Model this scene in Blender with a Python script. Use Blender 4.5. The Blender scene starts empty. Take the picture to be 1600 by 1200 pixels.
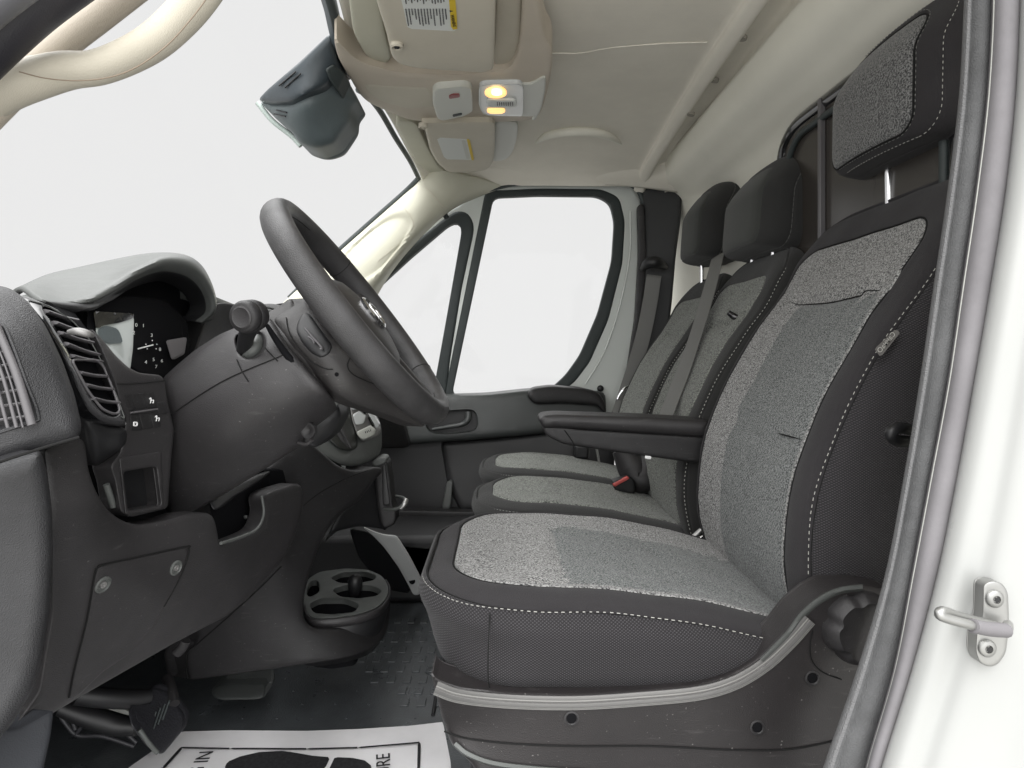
import bpy, bmesh, math, random
import numpy as np
from mathutils import Vector, geometry, Matrix
random.seed(4); np.random.seed(4)
# ------------------------------------------------------------------ camera, world, sun, exposure
F, CX, CY, H = 1050.0, 780.0, 550.0, 0.75          # camera stands in the open doorway, floor is z = 0
sc = bpy.context.scene
col = sc.collection
cam_d = bpy.data.cameras.new('camera'); cam = bpy.data.objects.new('camera', cam_d); col.objects.link(cam)
cam.location = (0, 0, H); cam.rotation_euler = (math.radians(90), 0, 0)
cam_d.sensor_width = 36; cam_d.lens = F*36/1600; cam_d.shift_x = (800-CX)/1600; cam_d.shift_y = (CY-600)/1600
cam_d.clip_start = 0.02; cam_d.clip_end = 200
sc.camera = cam
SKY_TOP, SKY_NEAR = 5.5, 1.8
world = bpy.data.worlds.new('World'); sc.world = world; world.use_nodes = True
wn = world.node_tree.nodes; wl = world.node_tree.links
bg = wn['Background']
tc = wn.new('ShaderNodeTexCoord'); sx = wn.new('ShaderNodeSeparateXYZ'); wl.new(tc.outputs['Generated'], sx.inputs[0])
rp = wn.new('ShaderNodeValToRGB'); mr = wn.new('ShaderNodeMapRange')
mr.inputs['From Min'].default_value = -1; mr.inputs['From Max'].default_value = 1
wl.new(sx.outputs['Z'], mr.inputs['Value']); wl.new(mr.outputs[0], rp.inputs[0])
rp.color_ramp.elements[0].position = 0.36; rp.color_ramp.elements[0].color = (0.66, 0.65, 0.62, 1)
rp.color_ramp.elements[1].position = 0.44; rp.color_ramp.elements[1].color = (0.83, 0.83, 0.828, 1)
wl.new(rp.outputs[0], bg.inputs['Color'])
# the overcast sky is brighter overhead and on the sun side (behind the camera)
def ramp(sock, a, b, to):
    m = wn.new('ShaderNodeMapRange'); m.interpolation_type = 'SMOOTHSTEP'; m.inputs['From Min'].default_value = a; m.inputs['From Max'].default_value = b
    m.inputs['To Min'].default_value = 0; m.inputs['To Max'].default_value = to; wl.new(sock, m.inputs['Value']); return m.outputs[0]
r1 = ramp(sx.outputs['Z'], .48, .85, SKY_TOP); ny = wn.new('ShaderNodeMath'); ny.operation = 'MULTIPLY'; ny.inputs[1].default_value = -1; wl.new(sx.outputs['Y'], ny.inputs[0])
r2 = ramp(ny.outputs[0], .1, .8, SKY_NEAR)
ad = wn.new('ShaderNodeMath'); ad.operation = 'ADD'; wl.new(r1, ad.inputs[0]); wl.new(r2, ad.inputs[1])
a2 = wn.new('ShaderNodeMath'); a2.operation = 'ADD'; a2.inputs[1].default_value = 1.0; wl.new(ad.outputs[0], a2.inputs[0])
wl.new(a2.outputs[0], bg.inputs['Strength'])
sun_d = bpy.data.lights.new('sun', 'SUN'); sun = bpy.data.objects.new('sun', sun_d); col.objects.link(sun)
sun_d.energy = 0.8; sun_d.angle = math.radians(50); sun_d.color = (1, 0.985, 0.96)
sun.rotation_euler = Vector((0.15, 0.85, -0.55)).to_track_quat('-Z', 'Y').to_euler()
sc.view_settings.view_transform = 'Standard'; sc.view_settings.look = 'None'
sc.view_settings.exposure = 0; sc.view_settings.gamma = 1; sc.view_settings.use_curve_mapping = False
sc.render.engine = 'CYCLES'
sc.cycles.max_bounces = 8; sc.cycles.transparent_max_bounces = 16

# ------------------------------------------------------------------ helpers
def P(px, py, Y): return Vector(((px-CX)/F*Y, Y, H+(CY-py)/F*Y))
def Q(px, py, z):                                   # point of the horizontal plane at height H+z
    Y = z*F/(CY-py); return P(px, py, Y)
def tag(o, label=None, cat=None, group=None, kind=None):
    if label: o['label'] = label
    if cat: o['category'] = cat
    if group: o['group'] = group
    if kind: o['kind'] = kind
    return o
def empty(name, loc, label=None, cat=None, group=None, kind=None):
    o = bpy.data.objects.new(name, None); col.objects.link(o); o.location = loc; o.empty_display_size = .05
    return tag(o, label, cat, group, kind)
def put(name, verts, faces, mats, parent=None, smooth=True, midx=None, bevel=0, sub=0, solid=0, flip=False, fixn=True):
    me = bpy.data.meshes.new(name)
    off = parent_world(parent)
    me.from_pydata([tuple(Vector(v)-off) for v in verts], [], faces)
    if not isinstance(mats, (list, tuple)): mats = [mats]
    for m in mats: me.materials.append(m)
    if midx: 
        for p, i in zip(me.polygons, midx): p.material_index = i
    if fixn:
        bm = bmesh.new(); bm.from_mesh(me); bmesh.ops.remove_doubles(bm, verts=bm.verts, dist=1e-6)
        bmesh.ops.recalc_face_normals(bm, faces=bm.faces); bm.to_mesh(me); bm.free()
    me.polygons.foreach_set('use_smooth', [smooth]*len(me.polygons))
    o = bpy.data.objects.new(name, me); col.objects.link(o)
    if parent: o.parent = parent
    if bevel:
        b = o.modifiers.new('bevel', 'BEVEL'); b.width = bevel; b.segments = 3; b.limit_method = 'ANGLE'; b.angle_limit = math.radians(35)
        b.harden_normals = False
    if solid:
        s = o.modifiers.new('solid', 'SOLIDIFY'); s.thickness = abs(solid); s.offset = -1 if solid > 0 else 1
    if sub:
        s = o.modifiers.new('sub', 'SUBSURF'); s.levels = sub; s.render_levels = sub
    if smooth:
        try: me.set_sharp_from_angle(angle=math.radians(50))
        except Exception: pass
    return o
def parent_world(p):
    v = Vector((0, 0, 0))
    while p is not None:
        v += Vector(p.location); p = p.parent
    return v

def cr(p0, p1, p2, p3, t):
    return 0.5*((2*p1)+(-p0+p2)*t+(2*p0-5*p1+4*p2-p3)*t*t+(-p0+3*p1-3*p2+p3)*t**3)
def spline(pts, n, closed=False):                   # Catmull-Rom, n samples per span; pts numpy (k, d)
    pts = np.array(pts, float); k = len(pts); out = []
    if closed:
        for i in range(k):
            for j in range(n): out.append(cr(pts[i-1], pts[i], pts[(i+1) % k], pts[(i+2) % k], j/n))
        return np.array(out)
    e = np.vstack([2*pts[0]-pts[1], pts, 2*pts[-1]-pts[-2]])
    for i in range(k-1):
        for j in range(n): out.append(cr(e[i], e[i+1], e[i+2], e[i+3], j/n))
    out.append(pts[-1]); return np.array(out)
def tube(name, path, r, mat, parent=None, seg=10, n=6, closed=False, cap=True, flat=1.0, raw=False, up=None):
    """path: list of 3D points (or (px,py,Y) when raw False is given through PP)"""
    pts = spline([tuple(p) for p in path], n, closed) if n > 1 else np.array([tuple(p) for p in path], float)
    k = len(pts)
    rs = spline([[x] for x in r], n, closed)[:, 0] if isinstance(r, (list, tuple)) and n > 1 else (np.array(r, float) if isinstance(r, (list, tuple)) else np.full(k, r))
    V = []; Fc = []
    prev = None
    for i in range(k):
        a = pts[(i-1) % k] if (closed or i > 0) else pts[i]; b = pts[(i+1) % k] if (closed or i < k-1) else pts[i]
        t = Vector(b-a); t.normalize()
        u = Vector(up) if up else (prev if prev is not None else Vector((0, 1, 0)) if abs(t.y) < .9 else Vector((1, 0, 0)))
        u = u - t*u.dot(t)
        if u.length < 1e-6: u = t.orthogonal()
        u.normalize(); prev = u
        w = t.cross(u)
        for s in range(seg):
            an = 2*math.pi*s/seg
            V.append(Vector(pts[i])+u*math.cos(an)*rs[i]+w*math.sin(an)*rs[i]*flat)
    for i in range(k if closed else k-1):
        for s in range(seg):
            j = (i+1) % k
            Fc.append((i*seg+s, i*seg+(s+1) % seg, j*seg+(s+1) % seg, j*seg+s))
    if cap and not closed:
        Fc.append(tuple(range(seg))[::-1]); Fc.append(tuple((k-1)*seg+s for s in range(seg)))
    if raw: return V, Fc
    return put(name, V, Fc, mat, parent)
def join(parts):
    V = []; Fc = []
    for v, f in parts:
        o = len(V); V += list(v); Fc += [tuple(i+o for i in q) for q in f]
    return V, Fc
def PP(pts): return [P(*p) for p in pts]
def surf(name, rows, mat, parent=None, nu=6, nv=6, solid=.008, bump=None, px=True, regions=None, closed_v=False):
    """rows of control points -> smooth sheet with real thickness (px True: points are px, py, Y)"""
    A = np.array([[tuple(P(*c)) if px else tuple(c) for c in r] for r in rows])
    B = np.array([spline(r, nv, closed_v) for r in A])
    C = np.array([spline(B[:, j], nu) for j in range(B.shape[1])])       # cols, rows
    C = C.transpose(1, 0, 2); R, K = C.shape[:2]
    if bump:
        for i in range(R):
            for j in range(K): C[i, j] += np.array(bump(i/(R-1), j/(K-1)))
    V = [Vector(C[i, j]) for i in range(R) for j in range(K)]
    Fc = [(i*K+j, i*K+j+1, (i+1)*K+j+1, (i+1)*K+j) for i in range(R-1) for j in range(K-1)]
    if closed_v: Fc += [(i*K+K-1, i*K, (i+1)*K, (i+1)*K+K-1) for i in range(R-1)]
    idx = [regions((i+.5)/(R-1), (j+.5)/(K-1)) for i in range(R-1) for j in range(K-1)] if regions else None
    o = put(name, V, Fc, mat, parent, midx=idx)
    if solid:
        s = o.modifiers.new('solid', 'SOLIDIFY'); s.thickness = abs(solid); s.offset = 0
    return o
def depthf(samples):
    S = np.array(samples, float); X = S[:, :2]/100.; y = S[:, 2]; n = len(S)
    if n <= 3:
        A = np.c_[X, np.ones(n)] if n == 3 else np.c_[np.zeros((n, 2)), np.ones(n)]
        w = np.linalg.lstsq(A, y, rcond=None)[0]
        return lambda p, q: float(w[0]*p/100+w[1]*q/100+w[2])
    d = np.linalg.norm(X[:, None]-X[None], axis=2); K = np.where(d > 0, d*d*np.log(d+1e-9), 0) + np.eye(n)*1e-3
    Pm = np.c_[np.ones(n), X]; M = np.block([[K, Pm], [Pm.T, np.zeros((3, 3))]])
    w = np.linalg.solve(M, np.r_[y, 0, 0, 0])
    def f(p, q):
        r = np.hypot(X[:, 0]-p/100, X[:, 1]-q/100)
        return float((w[:n]*np.where(r > 0, r*r*np.log(r+1e-9), 0)).sum()+w[n]+w[n+1]*p/100+w[n+2]*q/100)
    return f
def const(Y): return lambda p, q: Y
def roundpoly(pts, rc=6, seg=4):
    out = []; n = len(pts)
    for i in range(n):
        a = np.array(pts[i-1], float); b = np.array(pts[i], float); c = np.array(pts[(i+1) % n], float)
        la = np.linalg.norm(a-b); lc = np.linalg.norm(c-b)
        ka = min(rc, .45*la)/max(la, 1e-6); kc = min(rc, .45*lc)/max(lc, 1e-6)
        s = b+(a-b)*ka; e = b+(c-b)*kc
        for j in range(seg+1):
            t = j/seg; out.append((1-t)**2*s+2*t*(1-t)*b+t*t*e)
    return np.array(out)
def resample(pts, step):
    pts = np.vstack([pts, pts[:1]]); d = np.r_[0, np.cumsum(np.linalg.norm(np.diff(pts, axis=0), axis=1))]
    n = max(8, int(d[-1]/step)); t = np.linspace(0, d[-1], n, endpoint=False)
    return np.c_[np.interp(t, d, pts[:, 0]), np.interp(t, d, pts[:, 1])]
def inside(poly, p):
    x, y = p[:, 0], p[:, 1]; c = np.zeros(len(p), bool); n = len(poly)
    for i in range(n):
        x1, y1 = poly[i-1]; x2, y2 = poly[i]
        if y1 == y2: continue
        m = ((y1 > y) != (y2 > y)) & (x < (x2-x1)*(y-y1)/(y2-y1)+x1); c ^= m
    return c
def edist(poly, p):
    a = poly; b = np.roll(poly, -1, axis=0); best = np.full(len(p), 1e9)
    for i in range(len(a)):
        ab = b[i]-a[i]; l = ab.dot(ab)+1e-12
        t = np.clip(((p-a[i])@ab)/l, 0, 1); q = a[i]+t[:, None]*ab
        best = np.minimum(best, np.linalg.norm(p-q, axis=1))
    return best
def panel(name, outline, depth, mat, parent=None, thick=.015, r=.004, step=9, rc=8, holes=(), hrc=6, back=True, dir=(0, 1, 0), relief=None):
    if not callable(depth): depth = const(depth)
    O = resample(roundpoly(outline, rc), step*.6)
    Hs = [resample(roundpoly(h, hrc), step*.6) for h in holes]
    x0, y0 = O.min(0); x1, y1 = O.max(0)
    cm = O.mean(0); rpx = r*F/max(.3, depth(*cm))
    G = [];
    yy = y0; k = 0
    while yy < y1:
        xx = x0+(step/2 if k % 2 else 0)
        while xx < x1: G.append((xx, yy)); xx += step
        yy += step*.87; k += 1
    G = np.array(G) if G else np.zeros((0, 2))
    def alld(p):
        d = edist(O, p)
        for h in Hs: d = np.minimum(d, edist(h, p))
        return d
    def allin(p):
        m = inside(O, p)
        for h in Hs: m &= ~inside(h, p)
        return m
    if len(G):
        G = G[allin(G)]
        if len(G): G = G[alld(G) > max(step*.45, rpx*1.25)]
    rings = []
    for q in ([.12, .4, 1.0] if rpx > .8 else [1.0] if rpx > 0 else []):
        dd = max(rpx, .6)*q
        for L in [O]+Hs:
            t = np.roll(L, -1, 0)-np.roll(L, 1, 0); t /= np.linalg.norm(t, axis=1)[:, None]+1e-9
            nn = np.c_[-t[:, 1], t[:, 0]]
            for s in (1, -1):
                C = L+nn*dd*s; m = allin(C)
                if m.any():
                    C = C[m]; m2 = alld(C) > dd*.93; 
                    if m2.any(): rings.append(C[m2])
    pts = [O]+Hs+rings+([G] if len(G) else [])
    A = np.vstack(pts); edges = []; o = 0
    for L in [O]+Hs:
        edges += [(o+i, o+(i+1) % len(L)) for i in range(len(L))]; o += len(L)
    res = geometry.delaunay_2d_cdt([Vector(p) for p in A], edges, [], 0, 1e-4)
    vc = np.array([tuple(v) for v in res[0]]); tris = [tuple(f) for f in res[2]]
    cen = np.array([vc[list(f)].mean(0) for f in tris]); ok = allin(cen)
    tris = [f for f, k2 in zip(tris, ok) if k2]
    d = edist(O, vc); d2 = np.full(len(vc), 1e9); hr = min(r, .003)
    for h in Hs: d2 = np.minimum(d2, edist(h, vc))
    V = []
    for p, dd, dh in zip(vc, d, d2):
        Y = depth(p[0], p[1])
        if r > 0 and dd < rpx:
            u = 1-dd/rpx; Y += r*(1-math.sqrt(max(0, 1-u*u)))
        if r > 0 and dh < rpx*hr/r:
            u = 1-dh/(rpx*hr/r); Y += hr*(1-math.sqrt(max(0, 1-u*u)))
        if relief: Y += relief(p[0], p[1])
        V.append(P(p[0], p[1], Y))
    n = len(V); D = Vector(dir).normalized()*thick
    cnt = {}
    for f in tris:
        for i in range(3):
            e = (f[i], f[(i+1) % 3]); cnt[tuple(sorted(e))] = cnt.get(tuple(sorted(e)), 0)+1
    Fc = list(tris)
    if thick:
        V += [v+D for v in V]
        for f in tris:
            if back: Fc.append((f[0]+n, f[2]+n, f[1]+n))
            for i in range(3):
                a, b = f[i], f[(i+1) % 3]
                if cnt[tuple(sorted((a, b)))] == 1: Fc.append((b, a, a+n, b+n))
    return put(name, V, Fc, mat, parent)
def stroke(name, pts, depth, mat, parent, r=.0008, off=.0012, n=5, flat=1.0):
    """thin seam following a panel: pts in px, depth function of that panel"""
    S = spline(pts, n); 
    return tube(name, [P(p[0], p[1], depth(p[0], p[1])-off) for p in S], r, mat, parent, seg=6, n=1)
def box(name, c, s, mat, parent=None, bevel=.003, rot=None, raw=False):
    V = []
    R = Matrix.Rotation(rot[0], 3, 'X') @ Matrix.Rotation(rot[1], 3, 'Y') @ Matrix.Rotation(rot[2], 3, 'Z') if rot else Matrix.Identity(3)
    for x in (-1, 1):
        for y in (-1, 1):
            for z in (-1, 1): V.append(Vector(c)+R @ Vector((x*s[0]/2, y*s[1]/2, z*s[2]/2)))
    Fc = [(0, 1, 3, 2), (4, 6, 7, 5), (0, 4, 5, 1), (2, 3, 7, 6), (0, 2, 6, 4), (1, 5, 7, 3)]
    if raw: return V, Fc
    return put(name, V, Fc, mat, parent, bevel=bevel)
def lathe(name, c, axis, prof, mat, parent=None, seg=28, lobes=0, lob=0, raw=False):
    """prof: (radius, distance along axis)"""
    ax = Vector(axis).normalized(); u = ax.orthogonal().normalized(); w = ax.cross(u); V = []; Fc = []
    for r, h in prof:
        for s in range(seg):
            a = 2*math.pi*s/seg; rr = r*(1-lob*(max(0, math.cos(lobes*a))**2)) if lobes else r
            V.append(Vector(c)+ax*h+u*math.cos(a)*rr+w*math.sin(a)*rr)
    k = len(prof)
    for i in range(k-1):
        for s in range(seg): Fc.append((i*seg+s, i*seg+(s+1) % seg, (i+1)*seg+(s+1) % seg, (i+1)*seg+s))
    Fc.append(tuple(range(seg))); Fc.append(tuple((k-1)*seg+s for s in range(seg))[::-1])
    if raw: return V, Fc
    return put(name, V, Fc, mat, parent)
def text(name, s, size, M, mat, parent=None, ext=.0002):
    cu = bpy.data.curves.new(name+'_c', 'FONT'); cu.body = s; cu.size = size; cu.extrude = ext; cu.align_x = 'CENTER'; cu.align_y = 'CENTER'
    t = bpy.data.objects.new(name+'_t', cu); col.objects.link(t)
    bpy.context.view_layer.update()
    me = bpy.data.meshes.new_from_object(t.evaluated_get(bpy.context.evaluated_depsgraph_get()))
    bpy.data.objects.remove(t)
    me.transform(M); me.transform(Matrix.Translation(-parent_world(parent)))
    me.materials.clear(); me.materials.append(mat)
    o = bpy.data.objects.new(name, me); col.objects.link(o); o.parent = parent
    return o
def frame_mat(o, x, y):                              # text frame: origin, reading direction, up direction
    x = Vector(x).normalized(); y = Vector(y); y = (y-x*y.dot(x)).normalized(); z = x.cross(y)
    return Matrix(((x.x, y.x, z.x, o[0]), (x.y, y.y, z.y, o[1]), (x.z, y.z, z.z, o[2]), (0, 0, 0, 1)))

# ------------------------------------------------------------------ materials
def mat(name, c, rough=.5, metal=0, grain=0, gscale=600, var=0, vscale=6, spec=.5, coat=0, sheen=0, dust=0):
    m = bpy.data.materials.new(name); m.use_nodes = True; n = m.node_tree.nodes; l = m.node_tree.links; b = n['Principled BSDF']
    b.inputs['Base Color'].default_value = (*c, 1); b.inputs['Roughness'].default_value = rough; b.inputs['Metallic'].default_value = metal
    b.inputs['Specular IOR Level'].default_value = spec; b.inputs['Coat Weight'].default_value = coat
    if sheen: b.inputs['Sheen Weight'].default_value = sheen
    t = n.new('ShaderNodeTexCoord')
    if grain:
        g = n.new('ShaderNodeTexVoronoi'); g.inputs['Scale'].default_value = gscale; l.new(t.outputs['Object'], g.inputs['Vector'])
        bp = n.new('ShaderNodeBump'); bp.inputs['Strength'].default_value = grain; bp.inputs['Distance'].default_value = .001
        l.new(g.outputs['Distance'], bp.inputs['Height']); l.new(bp.outputs[0], b.inputs['Normal'])
    if var:
        z = n.new('ShaderNodeTexNoise'); z.inputs['Scale'].default_value = vscale; z.inputs['Detail'].default_value = 6; z.inputs['Roughness'].default_value = .65
        l.new(t.outputs['Object'], z.inputs['Vector'])
        mp = n.new('ShaderNodeMapRange'); mp.inputs['From Min'].default_value = .3; mp.inputs['From Max'].default_value = .7
        mp.inputs['To Min'].default_value = 1-var; mp.inputs['To Max'].default_value = 1+var
        l.new(z.outputs['Fac'], mp.inputs['Value'])
        mx = n.new('ShaderNodeVectorMath'); mx.operation = 'SCALE'; mx.inputs[0].default_value = c
        l.new(mp.outputs[0], mx.inputs['Scale']); l.new(mx.outputs[0], b.inputs['Base Color'])
        m2 = n.new('ShaderNodeMapRange'); m2.inputs['From Min'].default_value = .3; m2.inputs['From Max'].default_value = .7
        m2.inputs['To Min'].default_value = min(1, rough+.08); m2.inputs['To Max'].default_value = max(0, rough-.08)
        l.new(z.outputs['Fac'], m2.inputs['Value']); l.new(m2.outputs[0], b.inputs['Roughness'])
        if dust:                                      # pale dust specks and faint scuffs
            d = n.new('ShaderNodeTexNoise'); d.inputs['Scale'].default_value = 260; d.inputs['Detail'].default_value = 1; l.new(t.outputs['Object'], d.inputs['Vector'])
            dm_ = n.new('ShaderNodeMapRange'); dm_.inputs['From Min'].default_value = .74; dm_.inputs['From Max'].default_value = .80; l.new(d.outputs['Fac'], dm_.inputs['Value'])
            sp = n.new('ShaderNodeMapping'); sp.inputs['Scale'].default_value = (9, 9, 60); sp.inputs['Rotation'].default_value = (.2, .7, .3); l.new(t.outputs['Object'], sp.inputs[0])
            e = n.new('ShaderNodeTexNoise'); e.inputs['Scale'].default_value = 3; e.inputs['Detail'].default_value = 4; l.new(sp.outputs[0], e.inputs['Vector'])
            em_ = n.new('ShaderNodeMapRange'); em_.inputs['From Min'].default_value = .64; em_.inputs['From Max'].default_value = .8; em_.inputs['To Max'].default_value = .10; l.new(e.outputs['Fac'], em_.inputs['Value'])
            md = n.new('ShaderNodeMath'); md.operation = 'MULTIPLY_ADD'; md.inputs[1].default_value = .5*dust; l.new(dm_.outputs[0], md.inputs[0]); l.new(em_.outputs[0], md.inputs[2])
            mc_ = n.new('ShaderNodeMix'); mc_.data_type = 'RGBA'; mc_.inputs[7].default_value = (.32, .31, .30, 1)
            l.new(md.outputs[0], mc_.inputs[0]); l.new(mx.outputs[0], mc_.inputs[6]); l.new(mc_.outputs[2], b.inputs['Base Color'])
    return m
def fabric(name, dark, light, scale, lo=.42, hi=.56, bump=.5, stretch=(1, 1, 1)):
    m = bpy.data.materials.new(name); m.use_nodes = True; n = m.node_tree.nodes; l = m.node_tree.links; b = n['Principled BSDF']
    b.inputs['Roughness'].default_value = .9; b.inputs['Specular IOR Level'].default_value = .2; b.inputs['Sheen Weight'].default_value = .15
    t = n.new('ShaderNodeTexCoord'); mp = n.new('ShaderNodeMapping'); mp.inputs['Scale'].default_value = stretch; l.new(t.outputs['Object'], mp.inputs[0])
    z = n.new('ShaderNodeTexNoise'); z.inputs['Scale'].default_value = scale; z.inputs['Detail'].default_value = 1.5; l.new(mp.outputs[0], z.inputs['Vector'])
    r = n.new('ShaderNodeValToRGB'); r.color_ramp.elements[0].position = lo; r.color_ramp.elements[0].color = (*dark, 1)
    r.color_ramp.elements[1].position = hi; r.color_ramp.elements[1].color = (*light, 1); l.new(z.outputs['Fac'], r.inputs[0])
    ws_ = []
    for bd, sc2 in (('Y', 95), ('DIAGONAL', 80)):     # directed weave ribs
        w = n.new('ShaderNodeTexWave'); w.inputs['Scale'].default_value = sc2; w.inputs['Distortion'].default_value = 2.5; w.inputs['Detail Scale'].default_value = 1.5
        w.bands_direction = bd; l.new(t.outputs['Object'], w.inputs['Vector']); ws_.append(w)
    wm = n.new('ShaderNodeMath'); wm.operation = 'MULTIPLY'; l.new(ws_[0].outputs['Fac'], wm.inputs[0]); l.new(ws_[1].outputs['Fac'], wm.inputs[1])
    ma = n.new('ShaderNodeMath'); ma.operation = 'MULTIPLY_ADD'; ma.inputs[1].default_value = .14; l.new(wm.outputs[0], ma.inputs[0])
    sb_ = n.new('ShaderNodeMath'); sb_.operation = 'SUBTRACT'; sb_.inputs[1].default_value = .035; l.new(z.outputs['Fac'], sb_.inputs[0]); l.new(sb_.outputs[0], ma.inputs[2])
    l.new(ma.outputs[0], r.inputs[0]); l.new(r.outputs[0], b.inputs['Base Color'])
    bp = n.new('ShaderNodeBump'); bp.inputs['Strength'].default_value = bump; bp.inputs['Distance'].default_value = .001
    l.new(ma.outputs[0], bp.inputs['Height']); l.new(bp.outputs[0], b.inputs['Normal'])
    return m
def meshcloth(name, c, c2, scale=320):
    m = bpy.data.materials.new(name); m.use_nodes = True; n = m.node_tree.nodes; l = m.node_tree.links; b = n['Principled BSDF']
    b.inputs['Roughness'].default_value = .8; b.inputs['Specular IOR Level'].default_value = .25; b.inputs['Sheen Weight'].default_value = .1
    t = n.new('ShaderNodeTexCoord')
    hs = []
    for rot in ((0, .6, 0), (0, -.6, 0)):
        mp = n.new('ShaderNodeMapping'); mp.inputs['Rotation'].default_value = rot; l.new(t.outputs['Object'], mp.inputs[0])
        w = n.new('ShaderNodeTexWave'); w.inputs['Scale'].default_value = scale/6.283; w.inputs['Distortion'].default_value = .3; w.bands_direction = 'Z'
        l.new(mp.outputs[0], w.inputs['Vector']); hs.append(w)
    mu = n.new('ShaderNodeMath'); mu.operation = 'MULTIPLY'; l.new(hs[0].outputs['Fac'], mu.inputs[0]); l.new(hs[1].outputs['Fac'], mu.inputs[1])
    r = n.new('ShaderNodeValToRGB'); r.color_ramp.elements[0].color = (*c, 1); r.color_ramp.elements[1].color = (*c2, 1)
    l.new(mu.outputs[0], r.inputs[0]); l.new(r.outputs[0], b.inputs['Base Color'])
    bp = n.new('ShaderNodeBump'); bp.inputs['Strength'].default_value = .6; bp.inputs['Distance'].default_value = .001
    l.new(mu.outputs[0], bp.inputs['Height']); l.new(bp.outputs[0], b.inputs['Normal'])
    return m
def emit(name, c, s, base=(.8, .7, .5)):
    m = mat(name, base, .3); b = m.node_tree.nodes['Principled BSDF']
    b.inputs['Emission Color'].default_value = (*c, 1); b.inputs['Emission Strength'].default_value = s; return m
def glass(name, tint=(1, 1, 1), refl=.006):
    m = bpy.data.materials.new(name); m.use_nodes = True; n = m.node_tree.nodes; l = m.node_tree.links
    n.remove(n['Principled BSDF']); o = n['Material Output']
    t = n.new('ShaderNodeBsdfTransparent'); t.inputs[0].default_value = (*tint, 1)
    g = n.new('ShaderNodeBsdfGlossy'); g.inputs['Roughness'].default_value = .02
    x = n.new('ShaderNodeMixShader'); x.inputs[0].default_value = refl
    l.new(t.outputs[0], x.inputs[1]); l.new(g.outputs[0], x.inputs[2]); l.new(x.outputs[0], o.inputs['Surface'])
    return m
M = {}
M['dash'] = mat('charcoal_plastic', (.0200, .0192, .0200), .46, grain=.3, gscale=900, var=.22, vscale=7, spec=.4, dust=.5)
M['dash2'] = mat('warm_charcoal_plastic', (.0285, .0270, .0280), .44, grain=.3, gscale=900, var=.20, vscale=6, spec=.42, dust=.5)
M['grain'] = mat('coarse_grain_plastic', (.027, .027, .029), .42, grain=.55, gscale=800, var=.25, vscale=9, spec=.45)
M['dashtop'] = mat('dash_top_plastic', (.085, .09, .086), .46, grain=.2, gscale=700, var=.08)  # paler and greener than dash: window light on top faces is in the colour
M['black'] = mat('black_plastic', (.012, .012, .013), .45)
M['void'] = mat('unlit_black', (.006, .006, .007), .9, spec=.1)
M['gap'] = mat('gap_shadow_rubber', (.01, .01, .01), .8, spec=.2)
M['drail'] = mat('door_rail_plastic', (.045, .049, .048), .42, grain=.2, gscale=800, var=.08)
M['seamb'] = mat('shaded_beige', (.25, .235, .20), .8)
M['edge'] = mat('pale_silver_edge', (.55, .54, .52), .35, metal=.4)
M['gloss'] = mat('gloss_black', (.01, .01, .011), .12, coat=.5)
M['vane'] = mat('vent_vane', (.11, .105, .11), .35)
M['rim'] = mat('steering_rim_foam', (.034, .033, .034), .40, grain=.45, gscale=800, var=.35, vscale=18)
M['hub'] = mat('steering_hub_plastic', (.024, .0222, .022), .45, grain=.25, gscale=800, var=.1, dust=.4)
M['chrome'] = mat('chrome', (.75, .75, .76), .15, metal=1)
M['metal'] = mat('brushed_steel', (.36, .36, .35), .42, metal=.85)
M['silver'] = mat('silver_paint', (.26, .255, .25), .42, metal=.5, grain=.3, gscale=1200)
M['cream'] = mat('cream_trim', (.50, .49, .40), .6, grain=.15, gscale=900, var=.03)
M['beige'] = mat('beige_trim', (.51, .475, .395), .6, grain=.25, gscale=900, var=.04)
M['tan'] = mat('tan_trim', (.50, .445, .37), .6, grain=.25, gscale=900, var=.04)
M['headl'] = mat('headliner_felt', (.73, .70, .625), .9, grain=.3, gscale=500, var=.05, vscale=6, spec=.15)
M['bulk'] = mat('bulkhead_paint', (.74, .725, .645), .7, grain=.15, gscale=700, var=.04, vscale=3)
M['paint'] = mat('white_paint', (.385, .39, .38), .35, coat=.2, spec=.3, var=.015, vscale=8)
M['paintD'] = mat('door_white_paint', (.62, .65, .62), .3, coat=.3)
M['seal'] = mat('rubber_seal', (.03, .038, .038), .6, grain=.3, gscale=300)
M['gseal'] = mat('grey_door_seal', (.105, .106, .108), .9, grain=.6, gscale=700, var=.2, vscale=20, spec=.1)
M['gseal2'] = mat('mauve_rubber_lip', (.185, .178, .186), .8, grain=.1, var=.12, vscale=14, spec=.15)
M['gtrim'] = mat('grey_textured_trim', (.165, .165, .168), .85, grain=.9, gscale=600, spec=.2)
M['fab'] = fabric('melange_fabric', (.038, .038, .039), (.36, .358, .35), 400, .37, .62)
M['fabC'] = fabric('centre_panel_fabric', (.026, .029, .0295), (.225, .235, .232), 470, .38, .62, .3)
M['fabP'] = fabric('bench_melange_fabric', (.05, .054, .049), (.25, .26, .235), 300, .36, .62)
M['fab2'] = fabric('dark_headrest_fabric', (.035, .035, .036), (.19, .19, .188), 420, .38, .62)
M['trimf'] = mat('charcoal_seat_cloth', (.030, .0282, .030), .9, grain=.5, gscale=1100, var=.10, spec=.12, sheen=.08)
M['trimB'] = mat('bench_seat_cloth', (.030, .030, .0295), .92, grain=.5, gscale=900, var=.08, spec=.1, sheen=.12)
M['side'] = meshcloth('woven_side_cloth', (.012, .0112, .0122), (.062, .058, .063), 700)
M['thread'] = mat('white_thread', (.38, .375, .35), .8)
M['threadG'] = mat('grey_thread', (.16, .16, .155), .7)
M['belt'] = mat('grey_belt_webbing', (.15, .15, .142), .55, grain=.5, gscale=900)
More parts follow.
